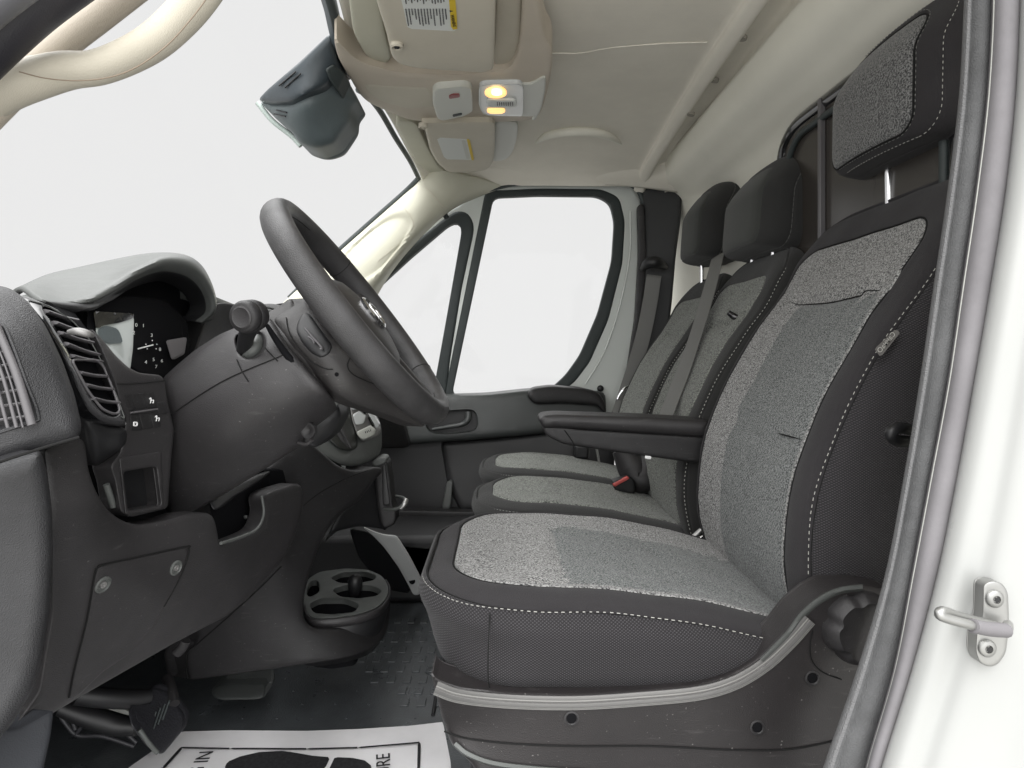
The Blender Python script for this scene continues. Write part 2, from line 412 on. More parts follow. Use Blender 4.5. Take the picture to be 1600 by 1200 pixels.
M['floor'] = mat('black_rubber_mat', (.055, .060, .064), .32, grain=.3, gscale=300, var=.25, vscale=12)
M['paper'] = mat('white_paper', (.74, .73, .74), .7, var=.05, vscale=12)
M['ink'] = mat('black_ink', (.012, .012, .014), .8, var=.5, vscale=160)
M['label'] = mat('white_label', (.62, .64, .62), .6)
M['yellow'] = mat('yellow_label', (.62, .44, .02), .6)
M['redp'] = mat('red_plastic', (.55, .10, .09), .4)
M['redd'] = mat('dark_red_lens', (.22, .03, .03), .3)
M['lens'] = mat('clear_lens', (.55, .57, .57), .15, coat=.4)
M['light'] = mat('light_grey_plastic', (.52, .53, .49), .45)
M['lit'] = emit('lit_amber_lens', (1.0, .50, .12), 1.3)
M['core'] = emit('lit_bulb_core', (1.0, .80, .42), 3.0)
M['mirror'] = mat('camera_cover_plastic', (.085, .105, .11), .45, grain=.25, gscale=500, var=.08)
M['brace'] = mat('grey_painted_brace', (.62, .63, .62), .5, var=.05)
M['screen'] = mat('screen_reflection', (.5, .54, .52), .12, coat=.6)
M['needle'] = mat('white_marking', (.8, .8, .8), .5)
M['glass'] = glass('clear_glass')
M['gdark'] = mat('dark_cargo_pane', (.040, .035, .031), .25, spec=.5)  # opaque pane; the dark cargo space beyond is put into its colour
M['tagm'] = mat('grey_tag', (.10, .095, .09), .7)

#=====================================================================================  THE CAB SHELL
Zc = H+.68
# floor
put('floor', [(-1.3, .50, 0), (1.2, .50, 0), (1.2, 2.6, 0), (-1.3, 2.6, 0), (-1.3, .5, -.05), (1.2, .5, -.05), (1.2, 2.6, -.05), (-1.3, 2.6, -.05)],
    [(0, 1, 2, 3), (4, 7, 6, 5), (0, 4, 5, 1), (1, 5, 6, 2), (2, 6, 7, 3), (3, 7, 4, 0)], M['floor'], smooth=False)
bpy.data.objects['floor']['kind'] = 'structure'
# headliner: sheet across the cab with a moulded rail and grab-handle ridge on the far side
ys = [.45, .8, 1.15, 1.5, 1.8, 2.05, 2.2, 2.32, 2.39, 2.43]
zs = [.665, .685, .69, .685, .675, .66, .65, .637, .622, .606]
def headrow(y, z):
    f = min(1, max(0, (y-.45)/2.))
    xf = float(np.interp(y, [.45, 1.1, 1.24, 1.38, 1.78, 2.3, 2.45], [-.27, -.285, -.29, -.325, -.295, -.265, -.26]))
    xr = .50+.03*f
    return [(xf, y, H+z-.045), (xf+.05, y, H+z-.028), (-.12, y, H+z-.008), (.1, y, H+z), (.33, y, H+z-.002), (xr-.055, y, H+z-.004), (xr-.035, y, H+z-.022), (xr-.012, y, H+z-.028), (xr+.0, y, H+z-.006), (xr+.035, y, H+z+.004), (xr+.062, y, H+z-.004), (xr+.067, y, H+z-.05)]
def hbump(u, v):
    # grab-handle recess ridge
    return (0, 0, 0)
headl = surf('ceiling', [headrow(y, z) for y, z in zip(ys, zs)], M['headl'], None, nu=10, nv=6, solid=.012, px=False)
tag(headl, kind='structure')
put('roof', *join([box('x', (.49, 1.56, H+.745), (1.40, 2.12, .03), None, raw=True), box('x', (.52, 2.57, H+.69), (1.3, .10, .13), None, raw=True)]), mats=M['paint'], smooth=False)  # unseen roof slab and side lip added to stop sky light leaking in
bpy.data.objects['roof']['kind'] = 'structure'
# bulkhead
def brow(y):
    e = min(1, max(0, (y-2.2)/.2))**2*.05
    return [(.56+.003, y, H+.655), (.585, y, H+.60), (.64, y, H+.56), (.70-e, y, H+.50), (.715-e, y, H+.3), (.72-e, y, H+.0), (.72-e, y, H-.4), (.72-e, y, 0)]
bulk = surf('wall', [brow(y) for y in (.52, .8, 1.1, 1.4, 1.7, 2.0, 2.2, 2.35, 2.5, 2.62)], M['bulk'], None, nu=4, nv=6, solid=.012, px=False)
tag(bulk, kind='structure')
# partition window in the bulkhead
pw = empty('partition_window', (.70, 1.4, H+.2), 'black framed window, pane coloured as the dark cargo space, in the wall behind the seats', 'window')
def XP(y, z): return Vector((.70, y, H+z))
def loopframe(pts, r, n=1): return [Vector(p) for p in pts]
wy0, wy1, wz0, wz1 = .98, 1.60, .12, .515
fr = [(wy0, wz0), (wy1-.05, wz0), (wy1, wz0+.05), (wy1, wz1-.09), (wy1-.02, wz1-.03), (wy1-.08, wz1), (wy0, wz1)]
ring = roundpoly(fr, .05, 4)
tube('window_frame', [Vector((.674, a, H+b)) for a, b in ring], .016, M['gloss'], pw, seg=10, n=1, closed=True)
ring2 = roundpoly([(wy0+.02, wz0+.03), (wy1-.035, wz0+.03), (wy1-.04, wz1-.10), (wy1-.10, wz1-.035), (wy0+.02, wz1-.035)], .04, 4)
tube('window_seal', [Vector((.662, a, H+b)) for a, b in ring2], .007, M['seal'], pw, seg=8, n=1, closed=True)
rv = [Vector((.668, a, H+b)) for a, b in ring]; rv2 = [Vector((.680, a, H+b)) for a, b in ring]; k = len(rv)
put('pane', rv+rv2, [tuple(range(k)), tuple(range(k, 2*k))[::-1]]+[(i, (i+1) % k, (i+1) % k+k, i+k) for i in range(k)], M['gdark'], pw, smooth=False)
box('divider_bar', (.662, 1.38, H+.33), (.012, .012, .38), M['vane'], pw, .002)

# holes moulded in the ceiling rail
rail = empty('rail_clips', (.53, 1.6, H+.6), 'row of three oval holes in the moulded strip along the ceiling edge', 'clip holes')
for (px, py, zz) in ((1160, 59, .658), (1117, 125, .658), (1080, 178, .64)):
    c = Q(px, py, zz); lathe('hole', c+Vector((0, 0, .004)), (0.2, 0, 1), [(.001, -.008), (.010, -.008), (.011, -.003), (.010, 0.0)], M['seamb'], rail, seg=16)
# ceiling seam cord
tube('ceiling_seam', [Q(858, 83, .676), Q(905, 83, .678), Q(960, 74, .678), Q(1040, 68, .676), Q(1105, 66, .674)], .0016, M['headl'], None, seg=6)
tag(bpy.data.objects['ceiling_seam'], 'thin raised seam running across the beige ceiling', 'seam')
# roof grab handle ridge
gh = tube('roof_grab_ridge', [Q(838, 222, .655), Q(855, 212, .65), Q(890, 206, .648), Q(930, 207, .648), Q(955, 214, .65), Q(972, 224, .655)], [.006, .012, .013, .013, .012, .006], M['bulk'], None, seg=12)
tag(gh, 'shallow moulded grab ridge in the ceiling above the far door', 'handle')

# ---------- far side: passenger door
pd = empty('passenger_door', (.2, 2.42, 0.1), 'white framed passenger door with large window and dark lower trim', 'door')
Yd = 2.44
outer = [(540, 640), (540, 470), (600, 405), (690, 335), (745, 302), (800, 290), (960, 284), (990, 292), (1006, 320), (1008, 400), (1002, 500), (985, 590), (968, 660), (960, 700), (540, 700)]
win = [(768, 306), (840, 303), (935, 304), (958, 316), (966, 345), (962, 410), (940, 495), (912, 560), (890, 590), (866, 608), (840, 616), (702, 622)]
qwin = [(562, 470), (600, 427), (690, 352), (708, 340), (722, 341), (729, 355), (722, 400), (706, 490), (686, 620), (560, 620)]
panel('door_frame', outer, lambda p, q: Yd+max(0, (480-q))*.00018, M['paintD'], pd, thick=.03, r=.012, step=12, holes=[win, qwin], rc=10, hrc=10)
def ringtube(name, pts, Y, r, m, parent, flat=1, n=3, rc=10, closed=True):
    R = roundpoly(pts, rc, 4); f = Y if callable(Y) else const(Y)
    return tube(name, [P(a, b, f(a, b)) for a, b in R], r, m, parent, seg=10, n=1, closed=closed, flat=flat, up=(0, 1, 0))
yf = lambda p, q: Yd+max(0, (480-q))*.00018
panel('window_seal', [(758, 298), (840, 294), (940, 295), (968, 308), (977, 345), (973, 412), (951, 500), (922, 566), (898, 598), (872, 616), (860, 625), (692, 625)], lambda p, q: yf(p, q)-.004, M['seal'], pd, thick=.02, r=.008, step=8, rc=10, hrc=10,
      holes=[[(771, 309), (840, 306), (933, 307), (953, 318), (960, 347), (956, 408), (934, 490), (906, 555), (884, 586), (862, 606), (840, 614), (706, 617)]])
panel('quarter_window_seal', [(545, 480), (600, 417), (690, 344), (712, 329), (730, 331), (740, 346), (741, 362), (722, 450), (704, 560), (697, 622), (545, 622)], lambda p, q: yf(p, q)-.006, M['seal'], pd, thick=.03, r=.01, step=9, rc=10, hrc=8,
      holes=[[(575, 464), (640, 404), (700, 353), (712, 348), (719, 352), (721, 363), (712, 415), (697, 500), (679, 600), (560, 600)]])
def pane(name, pts, f, m, parent, th=.004):
    V = [P(a, b, f(a, b)) for a, b in pts]; k = len(V); V += [v+Vector((0, th, 0)) for v in V]
    return put(name, V, [tuple(range(k))[::-1], tuple(range(k, 2*k))]+[(i, (i+1) % k, (i+1) % k+k, i+k) for i in range(k)], m, parent, smooth=False)
pane('side_glass', win, const(Yd+.02), M['glass'], pd)
pane('quarter_glass', qwin, const(Yd+.024), M['glass'], pd)
# door aperture black seal outside the frame
ds = ringtube('door_seal', [(690, 330), (745, 300), (800, 287), (960, 281), (995, 290), (1008, 320), (1010, 400), (1004, 500), (988, 590), (965, 690)], 2.43, .010, M['seal'], None, closed=False, rc=14)
tag(ds, 'black rubber seal following the edge of the white passenger door', 'seal')
tube('frame_crease', PP([(985, 330, 2.425), (984, 400, 2.425), (968, 480, 2.425), (944, 550, 2.425), (915, 600, 2.425)]), .003, M['paintD'], pd, seg=8)
lathe('screw_plug', P(938, 607, 2.43), (0, -1, 0), [(.012, 0), (.012, .004), (.009, .008), (.001, .009)], M['black'], pd, seg=18)
# door trim: upper rail, pad, handle, lower card
dtrim = depthf([(600, 620, 2.34), (945, 610, 2.38), (600, 690, 2.32), (945, 680, 2.36), (780, 640, 2.33)])
rail_o = [(560, 612), (640, 615), (700, 617), (760, 615), (825, 608), (865, 607), (946, 612), (948, 668), (900, 672), (800, 682), (700, 690), (620, 696), (560, 700)]
panel('trim_rail', rail_o, dtrim, M['drail'], pd, thick=.07, r=.02, step=9, rc=10, holes=[[(676, 650), (700, 642), (735, 640), (744, 644), (746, 668), (738, 674), (700, 678), (672, 676), (664, 664)]])
panel('elbow_pad', [(822, 618), (830, 606), (860, 602), (905, 605), (935, 612), (946, 630), (946, 650), (935, 634), (880, 630), (835, 632)], lambda p, q: dtrim(p, q)-.03, M['dash'], pd, thick=.06, r=.015, step=6)
panel('handle_recess', [(660, 635), (755, 630), (755, 685), (655, 685)], lambda p, q: dtrim(p, q)+.035, M['black'], pd, thick=.01, r=0, step=20)
hl = tube('door_lever', PP([(676, 671, 2.32), (700, 667, 2.31), (722, 663, 2.31), (731, 656, 2.31), (732, 645, 2.32)]), [.008, .009, .011, .013, .015], M['drail'], pd, seg=12, flat=.8)
dlow = depthf([(600, 700, 2.38), (700, 720, 2.40), (900, 700, 2.40), (600, 830, 2.36), (760, 820, 2.37)])
panel('door_card', [(540, 690), (620, 692), (700, 686), (800, 679), (900, 670), (960, 668), (960, 830), (540, 830)], dlow, M['black'], pd, thick=.05, r=.005, step=14)
panel('card_bulge', [(688, 690), (760, 684), (860, 674), (905, 672), (905, 790), (720, 800), (700, 760)], lambda p, q: dlow(p, q)-.03, mat('door_card_plastic', (.035, .035, .036), .5, grain=.2), pd, thick=.05, r=.02, step=9)
panel('pocket_latch', [(698, 752), (708, 750), (704, 796), (690, 796)], lambda p, q: dlow(p, q)-.06, M['dashtop'], pd, thick=.02, r=.004, step=5)
panel('map_pocket', [(600, 797), (760, 800), (760, 850), (600, 850)], 2.25, M['dash'], pd, thick=.04, r=.006, step=10)
# far door sill / step wall
put('door_sill', *box('x', (0.0, 2.25, .10), (2.2, .5, .2), None, raw=True), mats=mat('sill_plastic', (.02, .02, .021), .6), bevel=.02)
tag(bpy.data.objects['door_sill'], 'low black plastic sill below the passenger door', 'door sill')
# far B pillar with belt anchor
bp_ = empty('far_pillar', (.62, 2.42, .6), 'black plastic pillar cover between the passenger door and the rear wall', 'pillar')
panel('pillar_cover', [(1003, 292), (1066, 290), (1064, 340), (1056, 400), (1050, 470), (1040, 560), (1000, 660), (962, 700), (975, 620), (992, 560), (1002, 480), (1006, 400)], depthf([(1003, 300, 2.42), (1066, 300, 2.38), (990, 650, 2.40), (1050, 650, 2.34)]), mat('pillar_black', (.018, .019, .020), .55, grain=.3), bp_, thick=.05, r=.01, step=9)
panel('pillar_edge', [(996, 320), (1006, 318), (1010, 400), (1004, 500), (985, 600), (962, 690), (955, 690), (978, 590), (992, 500), (998, 400)], 2.40, M['dash2'], bp_, thick=.02, r=.004, step=5)
tube('belt_guide', PP([(1003, 421, 2.36), (1012, 412, 2.32), (1026, 410, 2.31), (1040, 418, 2.34)]), [.008, .018, .020, .010], M['black'], bp_, seg=12)
# ---------- far A pillar
ap = empty('windscreen_pillar', (-.5, 2.35, .8), 'cream windscreen pillar trim on the far side of the cab', 'pillar')
def abump(u, v):
    d = ((u-.33)/.17)**2+((v-.46)/.24)**2
    return (0, .016 if d < .8 else (.016*(1-(d-.8)/.35) if d < 1.15 else 0), 0)
surf('pillar_trim', [[(440, 478, 2.40), (452, 480, 2.33), (480, 500, 2.29), (520, 530, 2.30), (545, 545, 2.42)],
                     [(515, 410, 2.40), (524, 412, 2.33), (550, 432, 2.28), (580, 450, 2.30), (600, 440, 2.42)],
                     [(582, 350, 2.40), (590, 352, 2.33), (614, 366, 2.28), (638, 378, 2.30), (652, 374, 2.42)],
                     [(632, 306, 2.38), (640, 308, 2.31), (660, 318, 2.28), (688, 330, 2.32), (700, 330, 2.43)],
                     [(655, 284, 2.36), (662, 286, 2.30), (685, 296, 2.29), (715, 306, 2.33), (742, 308, 2.44)],
                     [(668, 262, 2.30), (678, 264, 2.26), (705, 268, 2.26), (750, 278, 2.33), (790, 290, 2.44)]], M['cream'], ap, nu=14, nv=12, solid=.01, bump=abump)
tube('panel_joint', PP([(660, 288, 2.295), (678, 306, 2.275), (692, 322, 2.29), (700, 326, 2.31)]), .0012, M['beige'], ap, seg=6)
tube('panel_joint', PP([(632, 325, 2.270), (641, 338, 2.268), (646, 350, 2.275), (640, 362, 2.28), (618, 385, 2.285), (590, 408, 2.285)]), .0010, M['beige'], ap, seg=6)
# cantrail: cream strip above the far door
ct = surf('door_cantrail', [[(700, 262, 2.28), (712, 290, 2.36), (748, 300, 2.43)], [(800, 258, 2.30), (800, 278, 2.38), (800, 290, 2.44)], [(900, 256, 2.32), (900, 274, 2.38), (900, 286, 2.44)], [(985, 256, 2.30), (985, 276, 2.35), (990, 291, 2.40)],
                         [(1085, 250, 2.25), (1085, 280, 2.30), (1085, 304, 2.36)]], M['headl'], None, nu=6, nv=5, solid=.008)
tag(ct, 'padded beige strip above the passenger door window', 'trim')
# ---------- windscreen
ws = empty('windscreen', (-.6, 1.5, 1.0), 'large clear windscreen with thin black edge', 'windscreen')
edge = [(452, 466, 2.42), (515, 405, 2.41), (582, 345, 2.40), (632, 301, 2.38), (655, 278, 2.34)]
tube('black_edge', PP(edge), .010, M['seal'], ws, seg=8)
edge2 = [(655, 280, 2.34), (640, 250, 2.15), (618, 215, 1.95), (595, 175, 1.78), (575, 150, 1.66), (560, 140, 1.6)]
tube('black_edge', PP(edge2), .008, M['seal'], ws, seg=8)
tube('black_edge', PP([(545, 110, 1.5), (528, 62, 1.36), (514, 0, 1.24), (490, -70, 1.1), (440, -170, .95), (380, -280, .82)]), .014, mat('frit_band', (.06, .075, .085), .4), ws, seg=8, flat=1.6)
gl = surf('pane', [[(-1.10, .72, H+.0), (-1.2, 1.5, H-.0), (-1.08, 2.42, H+.0)], [(-.72, .72, H+.35), (-.80, 1.5, H+.34), (-.68, 2.42, H+.28)], [(-.33, .80, H+.64), (-.37, 1.5, H+.66), (-.29, 2.36, H+.60)]], M['glass'], ws, nu=6, nv=6, solid=0, px=False)

# ---------- near A pillar with grab handle
na = empty('near_pillar', P(60, 120, .72), 'beige windscreen pillar trim beside the driver door opening', 'pillar')
tube('pillar_trim', PP([(262, -60, .80), (205, -18, .765), (150, 24, .75), (95, 66, .735), (40, 112, .72), (-20, 160, .705), (-80, 210, .69)]), [.018]*4+[.020, .024, .028], M['tan'], na, seg=16)
tube('grab_handle', PP([(-60, 172, .69), (0, 139, .70), (60, 121, .70), (105, 110, .695), (150, 106, .69), (195, 90, .685), (240, 65, .68), (280, 30, .68), (312, -8, .68), (345, -60, .69)]),
     [.028, .026, .0225, .0205, .0185, .0185, .019, .0195, .0200, .021], M['beige'], na, seg=20, flat=.9)
tube('handle_joint', PP([(30, 112, .672), (70, 122, .674), (120, 126, .670), (170, 121, .667), (215, 104, .664), (262, 70, .662), (300, 28, .660), (325, -5, .66)]), .0007, mat('tan_joint', (.25, .2, .15), .8), na, seg=5)
nseal = tube('driver_door_seal', PP([(215, -105, .70), (132, -44, .68), (62, 6, .66), (8, 52, .65), (-47, 104, .64), (-105, 166, .63)]), [.026]*6, mat('door_rubber', (.022, .021, .027), .5, grain=.2), None, seg=16, flat=.8)
tag(nseal, 'dark rubber seal along the top of the driver door opening', 'seal')
ns2 = tube('driver_door_frame', PP([(135, -105, .64), (55, -55, .62), (-15, -5, .60), (-75, 45, .59)]), .022, mat('dark_grey_frame', (.12, .12, .13), .5), None, seg=14)
tag(ns2, 'grey metal edge of the driver door opening at the upper left corner', 'door frame')

# ---------- near door jamb
jamb = empty('door_jamb', P(1560, 600, .60), 'white painted door pillar with grey rubber seals beside the driver seat', 'pillar')
yv = [-60, 0, 150, 300, 450, 600, 750, 900, 1050, 1200, 1300]
L0 = [1512, 1510, 1502, 1484, 1462, 1440, 1415, 1386, 1342, 1290, 1262]     # left edge of textured trim
L1 = [1545, 1550, 1542, 1524, 1502, 1480, 1452, 1424, 1395, 1352, 1335]     # seam between trim and lip
L2 = [1598, 1597, 1590, 1574, 1550, 1524, 1497, 1466, 1425, 1378, 1350]     # start of white paint
trim = surf('textured_trim', [[(a+3, y, .80), (a, y, .69), (a+(b-a)*.30, y, .672), (a+(b-a)*.7, y, .664), (b+2, y, .668)] for a, b, y in zip(L0, L1, yv)], [M['gseal'], M['gtrim']], jamb, nu=8, nv=6, solid=.004,
            regions=lambda u, v: 1 if v < .42 else 0)
surf('rubber_lip', [[(b+1, y, .672), (b+6, y, .655), (b+(c-b)*.4, y, .645), (b+(c-b)*.75, y, .645), (c+4, y, .662)] for b, c, y in zip(L1, L2, yv)], M['gseal2'], jamb, nu=8, nv=6, solid=.004)
tube('lip_bead', [P(b+4, y, .654) for b, y in zip(L1, yv)], .0010, M['light'], jamb, seg=6)
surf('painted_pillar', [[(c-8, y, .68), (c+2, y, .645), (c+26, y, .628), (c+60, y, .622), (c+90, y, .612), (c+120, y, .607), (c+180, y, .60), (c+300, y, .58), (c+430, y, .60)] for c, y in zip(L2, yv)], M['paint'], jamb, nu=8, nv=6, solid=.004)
# dimple and striker
None and lathe('pressed_dimple', P(1453, 1062, .6265), (0, -1, 0), [(.0135, -.004), (.0115, .0003), (.009, .0012), (.006, .0004), (.001, .0002)], M['paint'], jamb, seg=28)
st = empty('door_striker', P(1540, 975, .6), 'steel door striker loop bolted to the white door pillar', 'door striker')
Ys = .594
pl = [(1536, 912), (1550, 907), (1566, 911), (1575, 925), (1577, 975), (1572, 1020), (1560, 1038), (1546, 1043), (1530, 1036), (1524, 1018), (1526, 985), (1535, 962)]
panel('base_plate', pl, Ys, M['metal'], st, thick=.012, r=.002, step=5, rc=8)
tube('loop', PP([(1560, 980, .588), (1525, 970, .578), (1495, 962, .560), (1474, 955, .548), (1468, 960, .545), (1478, 966, .545), (1510, 975, .548), (1545, 984, .556), (1572, 984, .565), (1575, 976, .588)]), .0040, M['metal'], st, seg=12)
tube('loop_sleeve', PP([(1520, 978, .549), (1545, 983, .555), (1572, 985, .562)]), .0058, M['gseal2'], st, seg=12)
for (a, b) in ((1553, 935), (1541, 1012)):
    sc_ = lathe('screw', P(a, b, Ys), (0, -1, 0), [(.0078, 0), (.0078, .002), (.006, .0035), (.0036, .0038), (.003, .0012), (.0005, .001)], M['metal'], st, seg=24)
    lathe('screw_socket', P(a, b, Ys)-Vector((0, .004, 0)), (0, -1, 0), [(.0030, 0), (.0030, .0004), (.0004, .0005)], M['black'], sc_, seg=12, lobes=6, lob=.35)

#=====================================================================================  OVERHEAD
oc = empty('overhead_console', (-.1, 1.5, H+.6), 'beige overhead shelf console with map light between the two sun visors', 'overhead console')
# console body: lower skin, traced on near-horizontal plane and sides
zb = .585
def zdepth(z, tilt=0): return lambda p, q: z*F/max(60, (CY-q))
def slab(name, pts, z, m, parent, th=.02, r=.006, rc=10, zt=None, holes=(), step=8):
    """a horizontal slab seen from below: pts px on the plane H+z; thickness goes up"""
    return panel(name, pts, lambda p, q: z*F/max(60., CY-q), m, parent, thick=th, r=r, rc=rc, dir=(0, .0, 1), holes=holes, step=step)
body = [(520, 55), (535, 70), (560, 95), (620, 112), (700, 116), (770, 112), (800, 105), (812, 70), (816, 0), (818, -120), (838, -120), (840, 0), (852, 58), (862, 72), (864, 95), (856, 140), (846, 175), (836, 186), (800, 190), (700, 192), (640, 188), (602, 172), (575, 160), (560, 145), (545, 118), (528, 90)]
slab('console_body', body, zb, M['tan'], oc, th=.05, r=.012, rc=16)
slab('light_bezel', [(752, 132), (800, 130), (830, 132), (846, 122), (853, 120), (852, 140), (846, 170), (838, 182), (756, 181), (750, 160)], zb-.006, M['light'], oc, th=.014, r=.004, rc=8, step=6)
slab('storage_recess', [(565, 128), (600, 132), (672, 135), (680, 150), (682, 168), (640, 172), (600, 162), (575, 148)], zb-.001, M['beige'], oc, th=.010, r=.009, rc=10, step=6)
# console front fascia edge catching light
# map light
ml = slab('map_light', [(748, 136), (757, 132), (812, 131), (818, 136), (817, 182), (756, 180), (748, 165)], zb-.011, M['lens'], oc, th=.010, r=.003, rc=6, step=5)
slab('lamp_lens', [(758, 142), (768, 137), (784, 137), (792, 143), (791, 150), (780, 154), (764, 153), (757, 148)], zb-.015, M['lit'], ml, th=.005, r=.003, rc=5, step=4)
slab('lamp_lens', [(761, 171), (788, 171), (790, 175), (784, 178), (768, 178), (761, 176)], zb-.015, M['lit'], ml, th=.005, r=.002, rc=4, step=4)
slab('lamp_core', [(768, 142), (776, 140), (784, 143), (785, 148), (776, 150), (768, 148)], zb-.0205, M['core'], ml, th=.002, r=.001, rc=4, step=3)
sw = slab('switch_bar', [(760, 158), (765, 156), (805, 157), (808, 162), (806, 168), (766, 168), (761, 165)], zb-.017, M['label'], ml, th=.006, r=.003, rc=5, step=4)
parts = []
for i in range(8):
    a = Q(777+i*3.4, 160, zb-.0175); b = Q(777.3+i*3.4, 165, zb-.0175); parts.append(tube('x', [a, b], .0009, None, seg=5, n=1, raw=True))
put('switch_ribs', *join(parts), mats=M['black'], parent=sw)
am = slab('alarm_module', [(676, 143), (684, 138), (724, 135), (737, 138), (739, 174), (724, 182), (690, 189), (683, 184), (676, 160)], zb-.016, M['light'], oc, th=.016, r=.005, rc=5, step=5)
slab('red_lens', [(701, 150), (708, 147), (718, 147), (719, 152), (702, 155)], zb-.018, M['redd'], am, th=.004, r=.001, rc=2, step=3)
slab('slot', [(707, 180), (722, 177), (722, 180), (708, 183)], zb-.018, M['seal'], am, th=.004, r=.0005, rc=1, step=3)
lp = tube('console_lip', [Q(a, b, zb+.004) for a, b in ((849, 118), (848, 140), (842, 168), (834, 184))], .006, M['light'], oc, seg=10)

def visor(name, pts, z, label, lab_pts, px, clip):
    v = empty(name, Q(pts[0][0], max(pts[0][1], -200), z), label, 'sun visor', 'sun visors')
    slab('visor_panel', pts, z, M['beige'], v, th=.022, r=.009, rc=9)
    lb = slab('warning_label', lab_pts, z-.0006, M['label'], v, th=.001, r=0, rc=3, step=12)
    return v, lb
dv, dlb = visor('sun_visor', [(585, -110), (588, 0), (604, 50), (612, 88), (624, 100), (650, 106), (700, 110), (755, 113), (769, 110), (772, 100), (774, 0), (775, -110)], .555,
           'larger beige sun visor on the driver side with yellow warning label', [(612, -40), (627, 0), (632, 20), (636, 42), (640, 45), (714, 49), (714, 44), (707, -40)], None, None)
pv, plb = visor('sun_visor', [(655, 192), (664, 200), (672, 235), (684, 255), (692, 262), (700, 269), (720, 270), (760, 266), (770, 255), (773, 235), (774, 190)], .57,
           'smaller beige sun visor on the passenger side with reflective label', [(682, 215), (733, 218), (741, 250), (695, 249)], None, None)
slab('yellow_band', [(699, -40), (707.5, -40), (713.5, 22), (714.5, 47), (705, 46.5), (703, 20)], .555-.0014, M['yellow'], dlb, th=.0006, r=0, rc=2, step=12)
slab('yellow_band', [(729, 217), (734, 218), (741, 251), (737, 251)], .57-.0014, M['yellow'], plb, th=.0006, r=0, rc=1, step=6)
# print on the driver visor label: rows of words
parts = []; z = .555-.0012
for k in range(14):
    f = k/13.; xx = 0
    for (y0, y1, l) in ((14, 40, 1), (-38, 6, 1)):
        a0 = 634+f*62+(y0-14)*.12; w0 = y0
        ye = y1-random.choice([0, 0, 2, 10, 16]) if y0 > 0 else y1-random.random()*6
        yy = w0
        while yy < ye:
            ln = random.uniform(1.5, 4.5); e = min(ye, yy+ln)
            pa = Q(a0+(yy-y0)*.16*(1-f*.4), yy, z); pb = Q(a0+(e-y0)*.16*(1-f*.4), e, z)
            parts.append(tube('x', [pa, pb], .0010, None, seg=4, n=1, raw=True)); yy = e+.9
put('print_lines', *join(parts), mats=M['gseal'], parent=dlb)
# WARNING text on the yellow band, reads down the band
a = Q(704.5, 22, .555-.0018); b = Q(709, 44, .555-.0018); mid = Q(708.2, 33, .555-.0022)
text('warning_text', 'WARNING', .0085, frame_mat(mid, (b-a), Vector((1, 0, 0))), mat('label_ink', (.08, .055, .01), .8), dlb)
text('warning_mark', '▲', .007, frame_mat(Q(704.6, 17.5, .555-.0022), (b-a), Vector((1, 0, 0))), M['ink'], dlb)
slab('print_block', [(721, 219), (727, 219), (735, 249), (729, 249)], .57-.0011, M['light'], plb, th=.0004, r=0, rc=1, step=6)
for (v, a, b, z) in ((dv, 620, 72, .555), (pv, 661, 198, .57)):
    c = Q(a, b, z-.004)
    ps = lathe('pivot_socket', c, (0, 0, -1), [(.011, -.008), (.012, .002), (.009, .004), (.008, 0), (.001, -.001)], M['beige'], v, seg=20)
    lathe('pivot_pin', c-Vector((0, 0, .001)), (0, 0, -1), [(.006, 0), (.004, .003), (.001, .004)], M['ink'] if a < 640 else M['beige'], ps, seg=12)
# visor mounting blocks behind
slab('visor_pocket', [(588, -110), (560, -110), (545, 0), (552, 50), (572, 88), (600, 100), (612, 92), (600, 45)], .60, M['cream'], oc, th=.02, r=.008, rc=10)
slab('visor_pocket', [(775, -110), (776, 0), (772, 102), (812, 100), (815, 0), (818, -110)], .60, M['beige'], oc, th=.02, r=.008, rc=10)
slab('visor_pocket', [(615, 188), (650, 190), (668, 230), (684, 260), (700, 271), (680, 276), (664, 275), (642, 240)], .605, M['cream'], oc, th=.02, r=.008, rc=10)
slab('visor_pocket', [(772, 188), (810, 190), (808, 215), (800, 240), (790, 250), (768, 253)], .60, M['light'], oc, th=.03, r=.012, rc=8)

# ---------- sensor / mirror cover on the windscreen
mc = empty('camera_cover', P(480, 140, 1.5), 'dark grey camera cover fixed to the top of the windscreen', 'camera housing')
dm = depthf([(405, 158, 1.52), (530, 60, 1.36), (525, 225, 1.50), (550, 150, 1.48), (470, 160, 1.40)])
panel('lower_cover', [(404, 158), (425, 163), (455, 162), (480, 145), (505, 138), (522, 118), (540, 118), (556, 150), (560, 158), (548, 172), (548, 190), (535, 210), (525, 225), (505, 232), (490, 232), (468, 224), (455, 205)], dm, M['mirror'], mc, thick=.09, r=.02, step=6, rc=8)
dm2 = lambda p, q: dm(p, q)-.02
panel('upper_cover', [(403, 156), (418, 140), (470, 95), (515, 52), (522, 60), (526, 88), (534, 108), (522, 122), (505, 138), (482, 147), (455, 160), (425, 161)], dm2, mat('camera_cover_dark', (.035, .045, .052), .4, var=.1), mc, thick=.09, r=.012, step=6, rc=6)
panel('mount_foot', [(508, 108), (520, 100), (540, 116), (528, 142), (515, 125)], lambda p, q: dm(p, q)-.03, M['seal'], mc, thick=.05, r=.004, step=5, rc=3)
for (a, b, c_, d) in ((436, 134, 462, 112), (445, 137, 470, 115), (428, 178, 446, 182), (432, 172, 448, 176)):
    tube('cooling_slot', [P(a, b, dm(a, b)-(.026 if b < 150 else .004)), P(c_, d, dm(c_, d)-(.026 if b < 150 else .004))], .0016, M['black'], mc, seg=6, n=1)
